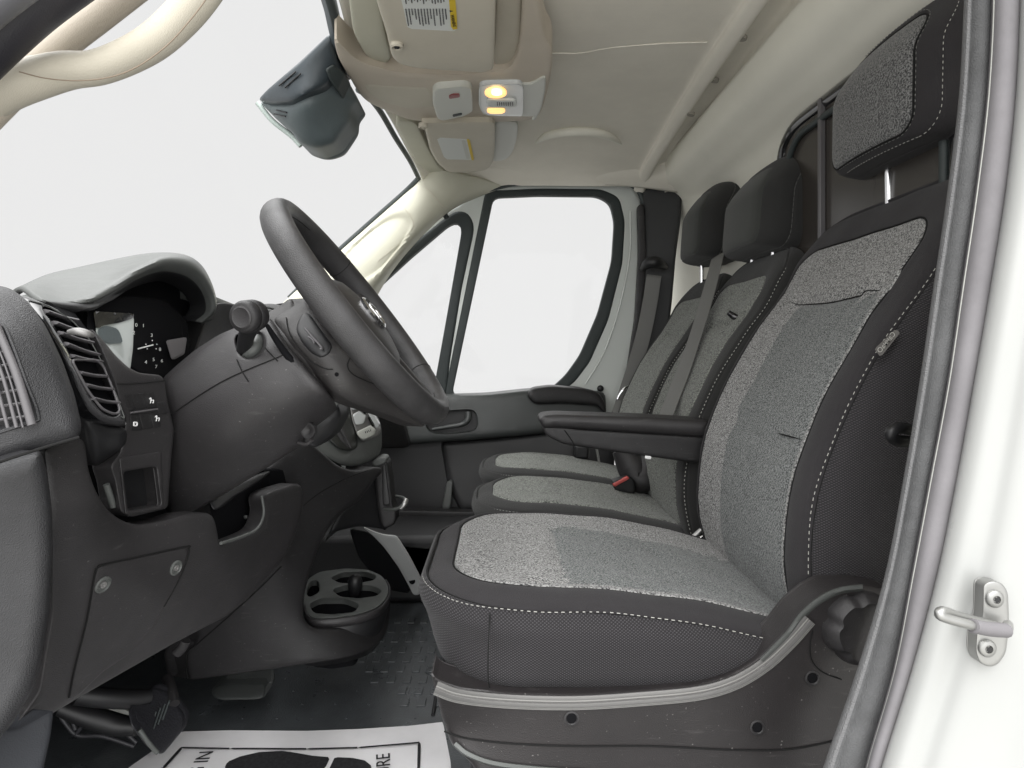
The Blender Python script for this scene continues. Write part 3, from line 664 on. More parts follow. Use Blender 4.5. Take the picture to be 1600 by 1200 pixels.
tube('frit_reflection', PP([(402, 160, 1.53), (425, 188, 1.54), (455, 212, 1.55), (470, 228, 1.55)]), .006, mat('reflection_pale', (.45, .52, .49), .3), mc, seg=8)  # pale tube stands in for the frit reflection bordering the cover

#=====================================================================================  SEATS
def rrect(a0, a1, b0, b1, r, N):
    """closed loop of 4N points; r = radii at (a0,b0),(a1,b0),(a1,b1),(a0,b1)"""
    if not isinstance(r, (list, tuple)): r = [r]*4
    out = []
    cs = [((a0, b0), r[0], (1, 1), 180), ((a1, b0), r[1], (-1, 1), 270), ((a1, b1), r[2], (-1, -1), 0), ((a0, b1), r[3], (1, -1), 90)]
    n1 = N//2
    pts = []
    for (c, rr, s, ang) in cs:
        cx = c[0]+s[0]*rr; cy = c[1]+s[1]*rr
        pts.append([(cx+rr*math.cos(math.radians(ang+90*j/n1)), cy+rr*math.sin(math.radians(ang+90*j/n1))) for j in range(n1+1)])
    for i in range(4):
        out += pts[i]
        p = pts[i][-1]; q = pts[(i+1) % 4][0]
        n2 = N-n1
        out += [(p[0]+(q[0]-p[0])*j/n2, p[1]+(q[1]-p[1])*j/n2) for j in range(1, n2)]
    return np.array(out)
def pillow(name, loops, mats, bands, warp, parent, N=24, sub=4, cf=None, cloops=10, mf=None):
    """loops: (a0,a1,b0,b1,r,c) control loops from back/bottom to the face; bands: material index per span (+ centre)"""
    C = np.array([np.c_[rrect(l[0], l[1], l[2], l[3], l[4], N), np.full(len(rrect(l[0], l[1], l[2], l[3], l[4], N)), l[5])] for l in loops])
    K = C.shape[1]
    S = np.array([spline(C[:, j], sub) for j in range(K)]).transpose(1, 0, 2)
    rows = [S[i] for i in range(len(S))]; mi = []
    for i in range(len(loops)-1): mi += [bands[i]]*sub
    last = rows[-1]; 
    am, bm_ = (loops[-1][0]+loops[-1][1])/2, (loops[-1][2]+loops[-1][3])/2
    wa, wb = (loops[-1][1]-loops[-1][0])/2, (loops[-1][3]-loops[-1][2])/2
    w = min(wa, wb)
    for k in range(1, cloops+1):
        t = k/cloops; q = last.copy(); sa = (wa-w*t*.999)/wa; sb = (wb-w*t*.999)/wb
        q[:, 0] = am+(last[:, 0]-am)*sa; q[:, 1] = bm_+(last[:, 1]-bm_)*sb; rows.append(q); mi.append(bands[-1])
    A = np.array(rows)
    V = []
    for i in range(len(A)):
        for j in range(K):
            a, b, c = A[i, j]
            if cf: c = c+cf(a, b, i/(len(S)-1) if i < len(S) else 1+(i-len(S)+1)/cloops)
            V.append(warp(a, b, c))
    Fc = []; md = []
    for i in range(len(A)-1):
        for j in range(K):
            Fc.append((i*K+j, i*K+(j+1) % K, (i+1)*K+(j+1) % K, (i+1)*K+j))
            cc = (A[i, j]+A[i+1, j]+A[i, (j+1) % K]+A[i+1, (j+1) % K])/4
            md.append(mf(cc[0], cc[1]) if (mf and mi[i] == bands[-1] and i >= len(S)-1) else mi[i])
    o0 = (len(A)-1)*K
    # close the remaining slit and the back
    Fc.append(tuple(range(K))[::-1]); md.append(bands[0])
    Fc.append(tuple(o0+j for j in range(K))); md.append(bands[-1])
    me_o = put(name, V, Fc, mats, parent, midx=md, fixn=False)
    bm = bmesh.new(); bm.from_mesh(me_o.data); bmesh.ops.remove_doubles(bm, verts=bm.verts, dist=.0009); bmesh.ops.recalc_face_normals(bm, faces=bm.faces); bm.to_mesh(me_o.data); bm.free()
    me_o.data.polygons.foreach_set('use_smooth', [True]*len(me_o.data.polygons))
    return me_o
def stitches(name, loop, c, warp, m, parent, cf=None, ln=.005, gap=.0038, r=.00055, lift=.0008, rng=None, N=60):
    R = rrect(*loop[:5], N)
    if rng: R = np.array([p for p in R if rng(p[0], p[1])]) if False else R
    pts = [warp(a, b, c+(cf(a, b, 1) if cf else 0)+lift) for a, b in R]; ok = [(rng(a, b) if rng else True) for a, b in R]
    parts = []; n = len(pts); acc = 0; on = True; cur = []
    seq = []
    for i in range(n):
        if not (ok[i] and ok[(i+1) % n]): continue
        a = pts[i]; b = pts[(i+1) % n]; L = (b-a).length; k = max(1, int(L/.001)); 
        for j in range(k): seq.append(a+(b-a)*(j/k))
        seq.append(None) if not ok[(i+2) % n] else None
    dist = 0; cur = []; prev = None
    for p in seq:
        if p is None: 
            if len(cur) > 1: parts.append((cur[0], cur[-1]))
            cur = []; prev = None; continue
        if prev is not None: dist += (p-prev).length
        ph = dist % (ln+gap)
        if ph < ln: cur.append(p)
        else:
            if len(cur) > 1: parts.append((cur[0], cur[-1]))
            cur = []
        prev = p
    if not parts: return None
    return put(name, *join([tube('x', [a, b], r, None, seg=5, n=1, raw=True) for a, b in parts]), mats=m, parent=parent)

def sm(x, a, b):
    t = min(1, max(0, (x-a)/(b-a))); return t*t*(3-2*t)
def gr(x, w): return math.exp(-(x/w)**2)
SP = [(.455, -.47), (.425, -.40), (.405, -.33), (.402, -.25), (.415, -.17), (.445, -.09), (.485, -.01), (.532, .06), (.575, .12), (.605, .18), (.632, .235), (.665, .272)]
SPs = spline(SP, 12); SL = np.r_[0, np.cumsum(np.linalg.norm(np.diff(SPs, axis=0), axis=1))]
def spine(a, dx=0, dz=0):
    a = min(max(a, 0), SL[-1]); x = np.interp(a, SL, SPs[:, 0]); z = np.interp(a, SL, SPs[:, 1])
    e = .02; a0, a1 = max(0, a-e), min(SL[-1], a+e)
    tx = np.interp(a1, SL, SPs[:, 0])-np.interp(a0, SL, SPs[:, 0]); tz = np.interp(a1, SL, SPs[:, 1])-np.interp(a0, SL, SPs[:, 1])
    l = math.hypot(tx, tz); return x+dx, z+dz, -tz/l, tx/l
def a_at(z): return float(np.interp(z, SPs[:, 1], SL))
LT = SL[-1]
def make_backrest(parent, y0, y1, mats, name='backrest', dx=0, dz=0, N=24, piped=True):
    """mats: side, trim, insert"""
    w = y1-y0
    def warp(a, b, c):
        x, z, nx, nz = spine(a, dx, dz)
        if a > LT: x += (a-LT)*.75; z += (a-LT)*.66
        return Vector((x+nx*c, b, H+z+nz*c))
    zi = a_at(.198); zc = a_at(.085); zl = a_at(-.125)
    def cf(a, b, t):
        if t < .6: return 0
        q = (b-(y0+y1)/2)/(w/2); c = .012*(abs(q)**2.2)*(1-sm(a, zi-.04, zi+.05)) - .006
        inn = sm(1-abs(q), .30, .36)
        e = sm(1-abs(q), .2, .3)
        c -= .007*gr(a-zc-.02*q*q, .009)*e; c += .007*gr(a-zc-.035, .035)*e+.004*gr(a-zc+.04, .035)*e
        e2 = sm(1-abs(q), .38, .5); c -= .006*gr(a-zl, .005)*e2; c += .004*gr(a-zl-.03, .025)*e2+.003*gr(a-zl+.03, .025)*e2
        c -= .004*gr(b-(y0+.085), .004)*sm(zc-a, .01, .03)*.6
        c += .0012*math.sin(a*41+b*17)*math.sin(b*33-a*9)
        return c
    T = LT
    lo = [(.02, T-.03, y0+.03, y1-.03, [.05, .10, .10, .05], -.135),
          (.01, T-.01, y0+.008, y1-.008, [.05, .10, .10, .05], -.12),
          (.00, T, y0-.004, y1+.004, [.05, .11, .11, .05], -.07),
          (.00, T, y0+.0, y1-.0, [.05, .11, .11, .05], -.028),
          (.00, T-.006, y0+.012, y1-.012, [.05, .11, .11, .05], -.009),
          (.00, T-.009, y0+.0165, y1-.0165, [.05, .11, .11, .05], -.0115),
          (.00, T-.014, y0+.021, y1-.021, [.05, .11, .11, .05], -.004),
          (.00, T-.040, y0+.045, y1-.030, [.04, .085, .085, .04], .003),
          (.00, zi+.004, y0+.066, y1-.036, [.03, .055, .055, .03], .0035),
          (.00, zi, y0+.0695, y1-.0395, [.03, .053, .053, .03], .000),
          (.00, zi-.004, y0+.073, y1-.043, [.03, .05, .05, .03], .004)]
    o = pillow(name, lo, mats, [0, 0, 0, 0, 0, 1, 1, 1, 1, 2, 2], warp, parent, N=N, sub=3, cf=cf, cloops=36,
               mf=(lambda a, b: 3 if (a < zc and y0+.085 < b < y1-.15) else 2) if len(mats) > 3 else None)
    return o, warp, cf, lo
def make_cushion(parent, x0, x1, y0, y1, zt, zb, mats, name='seat_cushion', N=24, thick_front=True):
    def drop(x): 
        t = max(0, (x-.08)); return .42*t*t+.02*t
    def warp(a, b, c):
        return Vector((a, b, H+zt+c-drop(a)))
    cx = (x0+x1)/2
    def cf(a, b, t):
        if t < .55: 
            return 0
        q = (b-(y0+y1)/2)/((y1-y0)/2)
        c = .008*abs(q)**2-.006+.010*sm(a, x1-.25, x1)*0
        e = sm(1-abs(q), .30, .42); c -= .0045*gr(a-(x0+.215)-.012*(b-y0), .009)*e; c += .005*gr(a-(x0+.18), .03)*e+.003*gr(a-(x0+.25), .03)*e
        c -= .003*gr(a-(x0+.40)+.12*max(0, b-(y0+.18)), .009)*e
        c += .0015*math.sin(a*37+b*21)*math.sin(b*29-a*13)
        c -= .0022*gr(q+.0, .9)
        return c
    D = zb-zt
    R = [.18, .04, .04, .13]; R2 = [.17, .04, .04, .12]; R3 = [.155, .03, .03, .11]; R4 = [.135, .02, .02, .095]
    R5 = [.10, .04, .04, .08]
    lo = [(x0+.055, x1, y0+.012, y1-.02, R5, D),
          (x0+.034, x1, y0+.003, y1-.006, [.12, .04, .04, .10], D+.012),
          (x0+.012, x1, y0-.004, y1+.004, R, D*.55),
          (x0+.000, x1, y0-.004, y1+.004, R, D*.30),
          (x0+.004, x1, y0+.004, y1-.004, R, -.020),
          (x0+.008, x1, y0+.011, y1-.011, R, -.0135),
          (x0+.011, x1, y0+.0145, y1-.0145, R, -.0165),
          (x0+.015, x1, y0+.019, y1-.019, R2, -.0095),
          (x0+.032, x1, y0+.045, y1-.028, R3, .0000),
          (x0+.047, x1-.002, y0+.066, y1-.034, R4, .0015),
          (x0+.050, x1-.002, y0+.070, y1-.037, R4, -.0040),
          (x0+.054, x1-.002, y0+.074, y1-.041, R4, .0020)]
    o = pillow(name, lo, mats, [0, 0, 0, 0, 0, 0, 1, 1, 1, 1, 2, 2], warp, parent, N=N, sub=3, cf=cf, cloops=36,
               mf=(lambda a, b: 3 if (a > x0+.215+.012*(b-y0) and y0+.085 < b < y1-.13-.1*max(0, a-.1)) else 2) if len(mats) > 3 else None)
    return o, warp, cf, lo
def make_headrest(parent, y0, y1, xb, xt, z0, z1, th, mats, name='headrest', rt=.07, N=20):
    """front face leans from xb (bottom) to xt (top)"""
    L = math.hypot(xt-xb, z1-z0); ux, uz = (xt-xb)/L, (z1-z0)/L
    def warp(a, b, c):
        q = (b-(y0+y1)/2)/((y1-y0)/2); cv = .018*q*q
        back = .045*sm(a, L*.55, L)**1.0
        return Vector((xb+ux*a-uz*c+cv+back, b, H+z0+uz*a+ux*c))
    lo = [(.02, L-.04, y0+.04, y1-.04, .05, -th), (.005, L-.02, y0+.015, y1-.015, rt*.8, -th*.92), (0, L, y0, y1, [.04, rt, rt, .04], -th*.62),
          (0, L, y0+.001, y1-.001, [.04, rt, rt, .04], -th*.40), (.001, L-.002, y0+.004, y1-.004, [.04, rt, rt, .04], -th*.36), (.001, L-.001, y0+.003, y1-.003, [.04, rt, rt, .04], -th*.30),
          (.004, L-.006, y0+.010, y1-.010, [.04, rt, rt, .04], -th*.14), (.010, L-.020, y0+.040, y1-.022, [.035, rt*.8, rt*.8, .035], -th*.045), (.013, L-.030, y0+.046, y1-.027, [.03, rt*.6, rt*.6, .03], -th*.05),
          (.017, L-.036, y0+.051, y1-.032, [.03, rt*.55, rt*.55, .03], -.001), (.03, L-.06, y0+.070, y1-.055, [.03, .045, .045, .03], .002)]
    o = pillow(name, lo, mats, [0, 0, 0, 0, 0, 0, 1, 1, 2, 2, 2], warp, parent, N=N, sub=3, cloops=8)
    return o, warp, lo

# ---- driver seat
seat = empty('driver_seat', (.2, 1.1, 0), 'nearest seat, grey and charcoal cloth driver seat with armrest and black plastic base', 'seat')
bk, bw, bcf, blo = make_backrest(seat, .868, 1.375, [M['side'], M['trimf'], M['fab'], M['fabC']], N=32)
stitches('stitching', blo[5][:5], blo[4][5]+.0005, lambda a, b, c: bw(a, b-.003 if b < 1.1 else b+.003, c), M['thread'], bk, cf=bcf, rng=lambda a, b: a > .02 and b < 1.0 and a < LT-.10)
def piping(l, c, warp, cf, parent, rng, r=.0016, m=None):
    L = [p for p in rrect(*l[:5], 60) if rng(p[0], p[1])]
    i = max(range(len(L)), key=lambda i: math.hypot(*(np.array(L[i])-np.array(L[i-1])))); L = L[i:]+L[:i]
    return tube('piping', [warp(a, b, c+(cf(a, b, 1) if cf else 0)) for a, b in L], r, m or M['gap'], parent, seg=6, n=1)
piping(blo[9], blo[9][5]+.0022, bw, bcf, bk, lambda a, b: a > .03)
cu, cw, ccf, clo = make_cushion(seat, -.122, .43, .850, 1.372, -.320, -.432, [M['side'], M['trimf'], M['fab'], M['fabC']], N=32)
stitches('stitching', (clo[5][0]-.003, clo[5][1], clo[5][2]-.003, clo[5][3]+.003, clo[5][4]), clo[5][5]+.0008, cw, M['thread'], cu, cf=ccf, rng=lambda a, b: a < .41 and b < 1.2)
piping(clo[10], clo[10][5]+.0034, cw, ccf, cu, lambda a, b: a < .41)
piping(blo[5], blo[5][5]+.001, bw, None, bk, lambda a, b: a > .03 and b < 1.0)
piping(clo[6], clo[6][5]+.001, cw, None, cu, lambda a, b: a < .41)
from mathutils.bvhtree import BVHTree
def crease(pts, warp, ob):
    off = parent_world(ob); bv = BVHTree.FromPolygons([v.co for v in ob.data.vertices], [tuple(p.vertices) for p in ob.data.polygons])
    L = []
    for a, b in spline(pts, 10):
        p = warp(a, b, .06)-off; d = (warp(a, b, -.02)-off-p).normalized(); h = bv.ray_cast(p, d)
        if h[0] is not None: L.append(h[0]+off-d*.0009)
    L = [L[0]]+[(L[k-1]+L[k]*2+L[k+1])/4 for k in range(1, len(L)-1)]+[L[-1]]
    k = len(L); tube('crease_line', L, [.0004+.0008*min(1, 4*q/k, 4*(k-1-q)/k) for q in range(k)], M['gap'], ob, seg=6, n=2)  # dark tube laid in the fold puts the crease shade into colour
zq = a_at(.085)
crease([(zq+.02*((b-1.12)/.25)**2, b) for b in (.965, 1.02, 1.08, 1.15, 1.22, 1.28)], bw, bk)
crease([(a_at(-.125), b) for b in (.955, .99, 1.02, 1.045)], bw, bk)
tube('corner_seam', [cw(-.012, .868, -.018), cw(-.013, .850, -.035), cw(-.014, .8455, -.06), cw(-.014, .849, -.09), cw(-.012, .853, -.108)], .0009, M['gap'], cu, seg=6)
hd, hw, hlo = make_headrest(seat, .945, 1.262, .596, .600, .315, .545, .13, [M['trimf'], M['trimf'], M['fab2']])
def hst(nm, l, m, **k):
    stitches(nm, l[:5], l[5], hw, m, hd, rng=lambda a, b: b < 1.2, lift=.0015, **k)
hst('stitching', (hlo[6][0], hlo[6][1], hlo[6][2]-.0005, hlo[6][3], hlo[6][4], hlo[6][5]), M['thread'])
tube('piping', [hw(a, b, hlo[8][5]+.002) for a, b in rrect(*hlo[8][:5], 40)], .0016, M['gap'], hd, seg=6, n=1, closed=True)
hst('stitching', (hlo[7][0], hlo[7][1], hlo[7][2]+.002, hlo[7][3], hlo[7][4], hlo[7][5]), M['threadG'])
for y in (.985, 1.150):
    tube('headrest_post', [(.668, y, H+.22), (.665, y, H+.36)], .0065, M['chrome'], seat, seg=12, n=1)
# small cloth tag in the piping
tg = panel('cloth_tag', [(1367, 545), (1400, 514), (1407, 519), (1376, 558)], depthf([(1367, 545, .868), (1400, 514, .868), (1376, 558, .858)]), M['tagm'], seat, thick=.001, r=0, step=10, rc=1)
text('tag_print', 'CaннaO', .0090, frame_mat(P(1385, 535, .859), P(1372, 551, .86)-P(1399, 518, .86), Vector((1, 0, 1))*-1), M['thread'], tg)
# recliner lever by the jamb
tube('side_lever', PP([(1425, 672, .83), (1408, 668, .80), (1396, 672, .79), (1392, 680, .79), (1400, 688, .80), (1420, 690, .83)]), .007, M['black'], seat, seg=10)
# base cover
bfn = depthf([(680, 1080, .842), (1000, 1100, .838), (1340, 1050, .838), (700, 1180, .86), (1340, 1190, .85), (1000, 1200, .85), (690, 1150, .875)])
btop = [(672, 1046), (682, 1060), (720, 1073), (800, 1081), (900, 1083), (1000, 1077), (1090, 1068), (1140, 1053), (1185, 1026), (1222, 990), (1248, 956), (1280, 930), (1310, 916), (1345, 912), (1390, 920)]
bc_out = btop+[(1440, 960), (1440, 1260), (760, 1260), (740, 1195), (706, 1165), (690, 1120), (680, 1080)]
bc = panel('base_cover', bc_out, bfn, mat('seat_base_plastic', (.024, .0215, .022), .40, grain=.3, gscale=800, var=.2, vscale=8, dust=1.0), seat, thick=.05, r=.008, step=9, rc=12)
# far side of the base so the cushion rests on something
box('seat_base_box', (.17, 1.12, .16), (.42, .46, .30), M['black'], seat, .02)
def ribbon(name, pts, offs, fn, m, parent, off=.003):
    S = spline(pts, 8); T = np.gradient(S, axis=0); T /= np.linalg.norm(T, axis=1)[:, None]; Nn = np.c_[-T[:, 1], T[:, 0]]
    V = []; Fc = []; k = len(S)
    for (o_, lift) in offs:
        for i in range(k):
            p = S[i]+Nn[i]*o_; V.append(P(p[0], p[1], fn(p[0], p[1])-lift))
    for j in range(len(offs)-1):
        for i in range(k-1): Fc.append((j*k+i, j*k+i+1, (j+1)*k+i+1, (j+1)*k+i))
    return put(name, V, Fc, m, parent)
tp = [(684, 1066), (722, 1079), (800, 1087), (900, 1089), (1000, 1083), (1090, 1074), (1145, 1058), (1190, 1031), (1228, 996), (1258, 962)]
ribbon('silver_strip', tp, [(-2, 0), (-1, .003), (6, .004), (8, .0015), (9, .0015), (11, .004), (19, .004), (21, .0)], bfn, M['silver'], bc)
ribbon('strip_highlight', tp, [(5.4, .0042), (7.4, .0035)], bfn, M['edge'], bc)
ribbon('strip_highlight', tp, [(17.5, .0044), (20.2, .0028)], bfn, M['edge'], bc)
tp2 = btop[8:]
ribbon('upper_ridge', [(1188, 1030), (1226, 992), (1252, 958), (1284, 932), (1314, 919), (1348, 915)], [(-2, .0), (0, .005), (5, .006), (9, .0)], bfn, M['dashtop'], bc)
stroke('lower_groove', [(694, 1143), (730, 1154), (800, 1162), (900, 1166), (1020, 1166), (1150, 1172), (1240, 1170), (1330, 1152)], bfn, M['gap'], bc, r=.0010)
ribbon('lower_highlight', [(712, 1160), (732, 1176), (770, 1190), (830, 1198), (900, 1203), (1000, 1206)], [(-2, .0), (-1, .003), (5, .004), (7, .0)], bfn, M['dashtop'], bc)  # paler ribbon stands in for a highlight low on the cover
for (a, b) in ((893, 1122), (1183, 1136), (1269, 1059)):
    y = bfn(a, b)
    cp = lathe('bolt_recess', P(a, b, y), (0, -1, 0), [(.0095, -.001), (.0095, .0016), (.0075, .0022), (.0065, .0008)], M['dash2'], seat, seg=24)
    lathe('bolt_head', P(a, b, y), (0, -1, 0), [(.0064, .0009), (.006, .0012), (.003, .0008), (.0005, .0008)], M['void'], cp, seg=16)
kn = lathe('recline_knob', P(1338, 975, .835), (0, -1, 0), [(.047, -.01), (.046, .012), (.042, .024), (.036, .030), (.030, .027), (.0005, .025)], M['dash2'], seat, seg=96, lobes=6, lob=.11)
stroke('cover_joint', [(1270, 985), (1266, 1005), (1268, 1030), (1285, 1050), (1315, 1062)], bfn, M['gap'], bc, r=.0007)
# armrest
arm = panel('armrest', [(846, 664), (875, 666), (905, 670), (1110, 682), (1110, 726), (1040, 717), (960, 706), (900, 697), (880, 694), (852, 680)], 1.40, M['dash'], seat, thick=.06, r=.006, step=8, rc=6)
panel('armrest_pad', [(842, 656), (848, 649), (870, 647), (900, 648), (1000, 651), (1110, 657), (1110, 684), (1040, 679), (950, 673), (890, 669), (870, 668), (848, 669)], 1.385, M['dash2'], arm, thick=.085, r=.014, step=6, rc=8)
stroke('armrest_joint', [(882, 672), (892, 686), (898, 697)], const(1.40), M['gap'], arm, r=.0012)
panel('armrest_badge', [(1008, 712), (1018, 713), (1017, 718), (1008, 717)], 1.397, M['needle'], arm, thick=.004, r=.001, step=3, rc=1)
# recliner hardware between seats
tube('recliner_bracket', PP([(1068, 852, 1.42), (1085, 838, 1.42), (1096, 828, 1.42)]), .006, M['metal'], seat, seg=8)
box('recliner_block', P(1100, 850, 1.46), (.06, .04, .06), M['black'], seat, .008)
tube('recliner_bracket', PP([(1078, 853, 1.40), (1092, 842, 1.40), (1098, 838, 1.40)]), .004, M['chrome'], seat, seg=8)

# ---- passenger bench
bench = empty('bench_seat', (.15, 1.86, 0), 'farther two person bench seat in grey melange cloth', 'seat')
for (y0, y1, xo, dx, dz, hy0, hy1, hz0, hz1) in ((1.425, 1.845, -.066, -.008, -.02, 1.48, 1.80, .240, .462), (1.855, 2.275, -.062, -.012, -.03, 1.93, 2.205, .280, .515)):
    b2, w2, f2, l2 = make_backrest(bench, y0, y1, [M['trimB'], M['trimB'], M['fabP']], dx=dx, dz=dz, N=20)
    c2, v2, g2, k2 = make_cushion(bench, xo, .41, y0, y1, -.333, -.44, [M['trimB'], M['trimB'], M['fabP']], N=20)
    h2, hw2, hl2 = make_headrest(bench, hy0, hy1, .572, .590, hz0, hz1, .15, [M['trimB'], M['trimB'], mat('bench_headrest_cloth', (.045, .047, .044), .92, grain=.4, sheen=.15, spec=.1)], rt=.09, N=16)
    stitches('stitching', (hl2[4][0], hl2[4][1], hl2[4][2]-.001, hl2[4][3], hl2[4][4]), hl2[4][5], hw2, M['threadG'], h2, lift=.0012, ln=.01, gap=.002)
    stitches('stitching', (k2[5][0], k2[5][1], k2[5][2]-.003, k2[5][3]+.003, k2[5][4]), k2[5][5], v2, M['threadG'], c2, cf=g2, rng=lambda a, b: a < .39, r=.0010)
    stitches('stitching', l2[5][:5], l2[4][5]+.0005, lambda a, b, c, w2=w2, y0=y0: w2(a, b-.003 if b < y0+.2 else b+.003, c), M['thread'], b2, cf=f2, rng=lambda a, b, y0=y0: a > .02 and b < y0+.2 and a < LT-.05, r=.0008)
    for y in ((hy0+hy1)/2-.06, (hy0+hy1)/2+.07):
        tube('headrest_post', [(.645, y, H+.2), (.645, y, H+.32)], .0065, M['chrome'], bench, seg=10, n=1)
box('bench_base', (.20, 1.86, .155), (.40, .80, .31), M['black'], bench, .03)
hg = tube('hinge_cover', PP([(972, 700, 1.84), (990, 730, 1.83), (1006, 752, 1.80), (1018, 700, 1.83)]), [.03, .045, .035, .03], M['dash2'], bench, seg=14)
hg2 = panel('folding_handle', [(1010, 712), (1032, 716), (1030, 745), (1018, 768), (996, 772), (985, 750), (1000, 735)], 1.80, M['dashtop'], bench, thick=.06, r=.02, step=6)
tube('belt_slot', PP([(1138, 488, 1.555), (1146, 494, 1.55), (1152, 496, 1.545)]), [.006, .008, .006], M['gloss'], bench, seg=10)
box('fold_latch', P(908, 705, 2.24), (.05, .05, .05), M['black'], bench, .01)
tube('latch_bar', PP([(932, 700, 2.2), (936, 722, 2.2)]), .004, M['metal'], bench, seg=8)
# belts
def beltmesh(name, path, width, m, parent, nrm=(-1, -.6, .2)):
    S = spline([tuple(P(*p)) for p in path], 8); V = []; Fc = []; k = len(S)
    for i in range(k):
        t = Vector(S[min(i+1, k-1)]-S[max(i-1, 0)]).normalized(); s = t.cross(Vector(nrm)).normalized(); n_ = s.cross(t).normalized()
        if n_.dot(Vector(nrm)) < 0: n_ = -n_
        for q in (-1, -.93, -.5, -.45, 0, .45, .5, .93, 1): V.append(Vector(S[i])+s*q*width/2+n_*(.0010 if abs(q) in (.45, .5) else .0015 if abs(q) < .93 else 0))
    K = 9
    for i in range(k-1):
        for j in range(K-1): Fc.append((i*K+j, i*K+j+1, (i+1)*K+j+1, (i+1)*K+j))
    o = put(name, V, Fc, m, parent); s = o.modifiers.new('solid', 'SOLIDIFY'); s.thickness = .0015; return o
b1 = beltmesh('seat_belt', [(1122, 400, 1.86), (1112, 440, 1.80), (1095, 500, 1.735), (1075, 560, 1.665), (1056, 610, 1.63), (1036, 660, 1.60), (1020, 700, 1.60)], .047, M['belt'], None)
tag(b1, 'grey seat belt webbing crossing the middle backrest of the bench', 'seat belt', 'seat belts')
b2 = empty('seat_belt', P(1010, 420, 2.3), 'grey seat belt hanging from the black pillar by the passenger door', 'seat belt', 'seat belts')
beltmesh('webbing', [(1022, 430, 2.31), (1016, 470, 2.31), (1006, 520, 2.31), (992, 570, 2.31), (976, 620, 2.31), (966, 650, 2.30)], .05, M['belt'], b2, nrm=(-.2, -1, 0))
tube('tongue', PP([(982, 603, 2.28), (975, 608, 2.27), (968, 617, 2.27), (965, 624, 2.27)]), .005, M['chrome'], b2, seg=8)
bu = empty('belt_buckle', P(975, 770, 1.78), 'black seat belt buckle with red button on the bench cushion', 'buckle')
bub = panel('buckle_body', [(956, 752), (985, 744), (992, 752), (992, 772), (962, 768)], 1.76, M['black'], bu, thick=.03, r=.004, step=5, rc=3)
panel('release_button', [(957, 756), (981, 744), (984, 748), (960, 761)], 1.756, M['redp'], bu, thick=.01, r=.002, step=3, rc=2)
rb2 = panel('floor_buckle', [(1008, 832), (1016, 832), (1018, 837), (1010, 838)], 1.405, M['redp'], None, thick=.01, r=.001, step=3, rc=1)
tag(rb2, 'tiny red buckle tip peeking up behind the driver seat cushion', 'buckle')

#=====================================================================================  DASHBOARD
dash = empty('dashboard', (-.6, 1.4, .3), 'charcoal plastic dashboard with round vents, instrument hood and knee panels', 'dashboard')
put('dash_light_block', *box('x', (-.80, 1.56, .53), (.50, 1.62, .42), None, raw=True), mats=M['void'], parent=dash, bevel=.03)  # hidden dark block added inside the dash to stop light leaking through
put('firewall_trim', *box('x', (-.98, 1.5, .33), (.08, 2.0, .66), None, raw=True), mats=M['void'], parent=dash)
# dash top
surf('dash_top', [[(-.55, 1.26, H+.10), (-.75, 1.26, H+.125), (-1.15, 1.26, H+.03)], [(-.56, 1.5, H+.085), (-.78, 1.5, H+.118), (-1.2, 1.5, H+.03)], [(-.58, 1.9, H+.075), (-.78, 1.9, H+.105), (-1.2, 1.9, H+.02)], [(-.62, 2.36, H+.06), (-.72, 2.36, H+.09), (-1.1, 2.36, H+.0)]], M['dashtop'], dash, nu=6, nv=6, solid=.02, px=False)
panel('dash_face', [(325, 480), (345, 472), (400, 480), (450, 472), (480, 470), (560, 560), (620, 620), (640, 700), (400, 700), (300, 560)], depthf([(325, 480, 1.26), (480, 470, 1.6), (600, 620, 2.1), (350, 600, 1.30)]), M['dash'], dash, thick=.05, r=.006, step=12)
cv = panel('centre_vent', [(395, 476), (425, 474), (442, 478), (452, 490), (440, 498), (415, 502), (400, 498)], depthf([(395, 476, 1.40), (452, 478, 1.5), (440, 500, 1.42)]), M['black'], dash, thick=.02, r=.003, step=5)
for i in range(3):
    tube('vane', PP([(402+i*4, 479+i*6, 1.36), (420+i*4, 481+i*6, 1.38), (436+i*4, 486+i*6, 1.42)]), .0022, M['dashtop'], cv, seg=6)
# near end pod and side demister vent
podf = depthf([(-40, 450, .70), (30, 462, .715), (90, 560, .705), (128, 680, .70), (-40, 730, .655), (40, 600, .672), (0, 520, .672)])
panel('vent_pod', [(-60, 444), (0, 446), (20, 452), (45, 472), (72, 510), (98, 565), (116, 615), (128, 665), (124, 684), (60, 706), (-60, 740)], podf, M['grain'], dash, dir=(-1, .3, 0), thick=.05, r=.014, step=9, rc=12, holes=[[(-50, 500), (-2, 505), (18, 535), (40, 595), (60, 652), (44, 662), (-50, 690)]])
dv_ = panel('demister_vent', [(-55, 495), (2, 500), (22, 532), (45, 592), (66, 652), (44, 668), (-55, 695)], lambda p, q: podf(p, q)+.018, M['black'], dash, thick=.01, r=0, step=20)
for i in range(7):
    y = 530+i*21; tube('vane', [P(-50, y+10, .668), P(0, y, .672), P(14+i*5.2, y-6, .680)], .0016, M['vane'], dv_, seg=6, n=3)
for (x0, y0, x1, y1, r) in ((-6, 508, 50, 664, .0040), (-22, 520, 26, 668, .0018), (-34, 530, 14, 674, .0018), (-14, 515, 36, 668, .0010)):
    tube('vane_link', [P(x0, y0, .672), P((x0+x1)/2+3, (y0+y1)/2-4, .668), P(x1, y1, .665)], r, M['vane'], dv_, seg=8, n=4)
tube('vent_rim', [P(a, b, podf(a, b)-.001) for a, b in ((-50, 500), (0, 505), (18, 535), (40, 595), (60, 650), (44, 661), (-50, 690))], .0018, M['grain'], dash, seg=6, n=3)
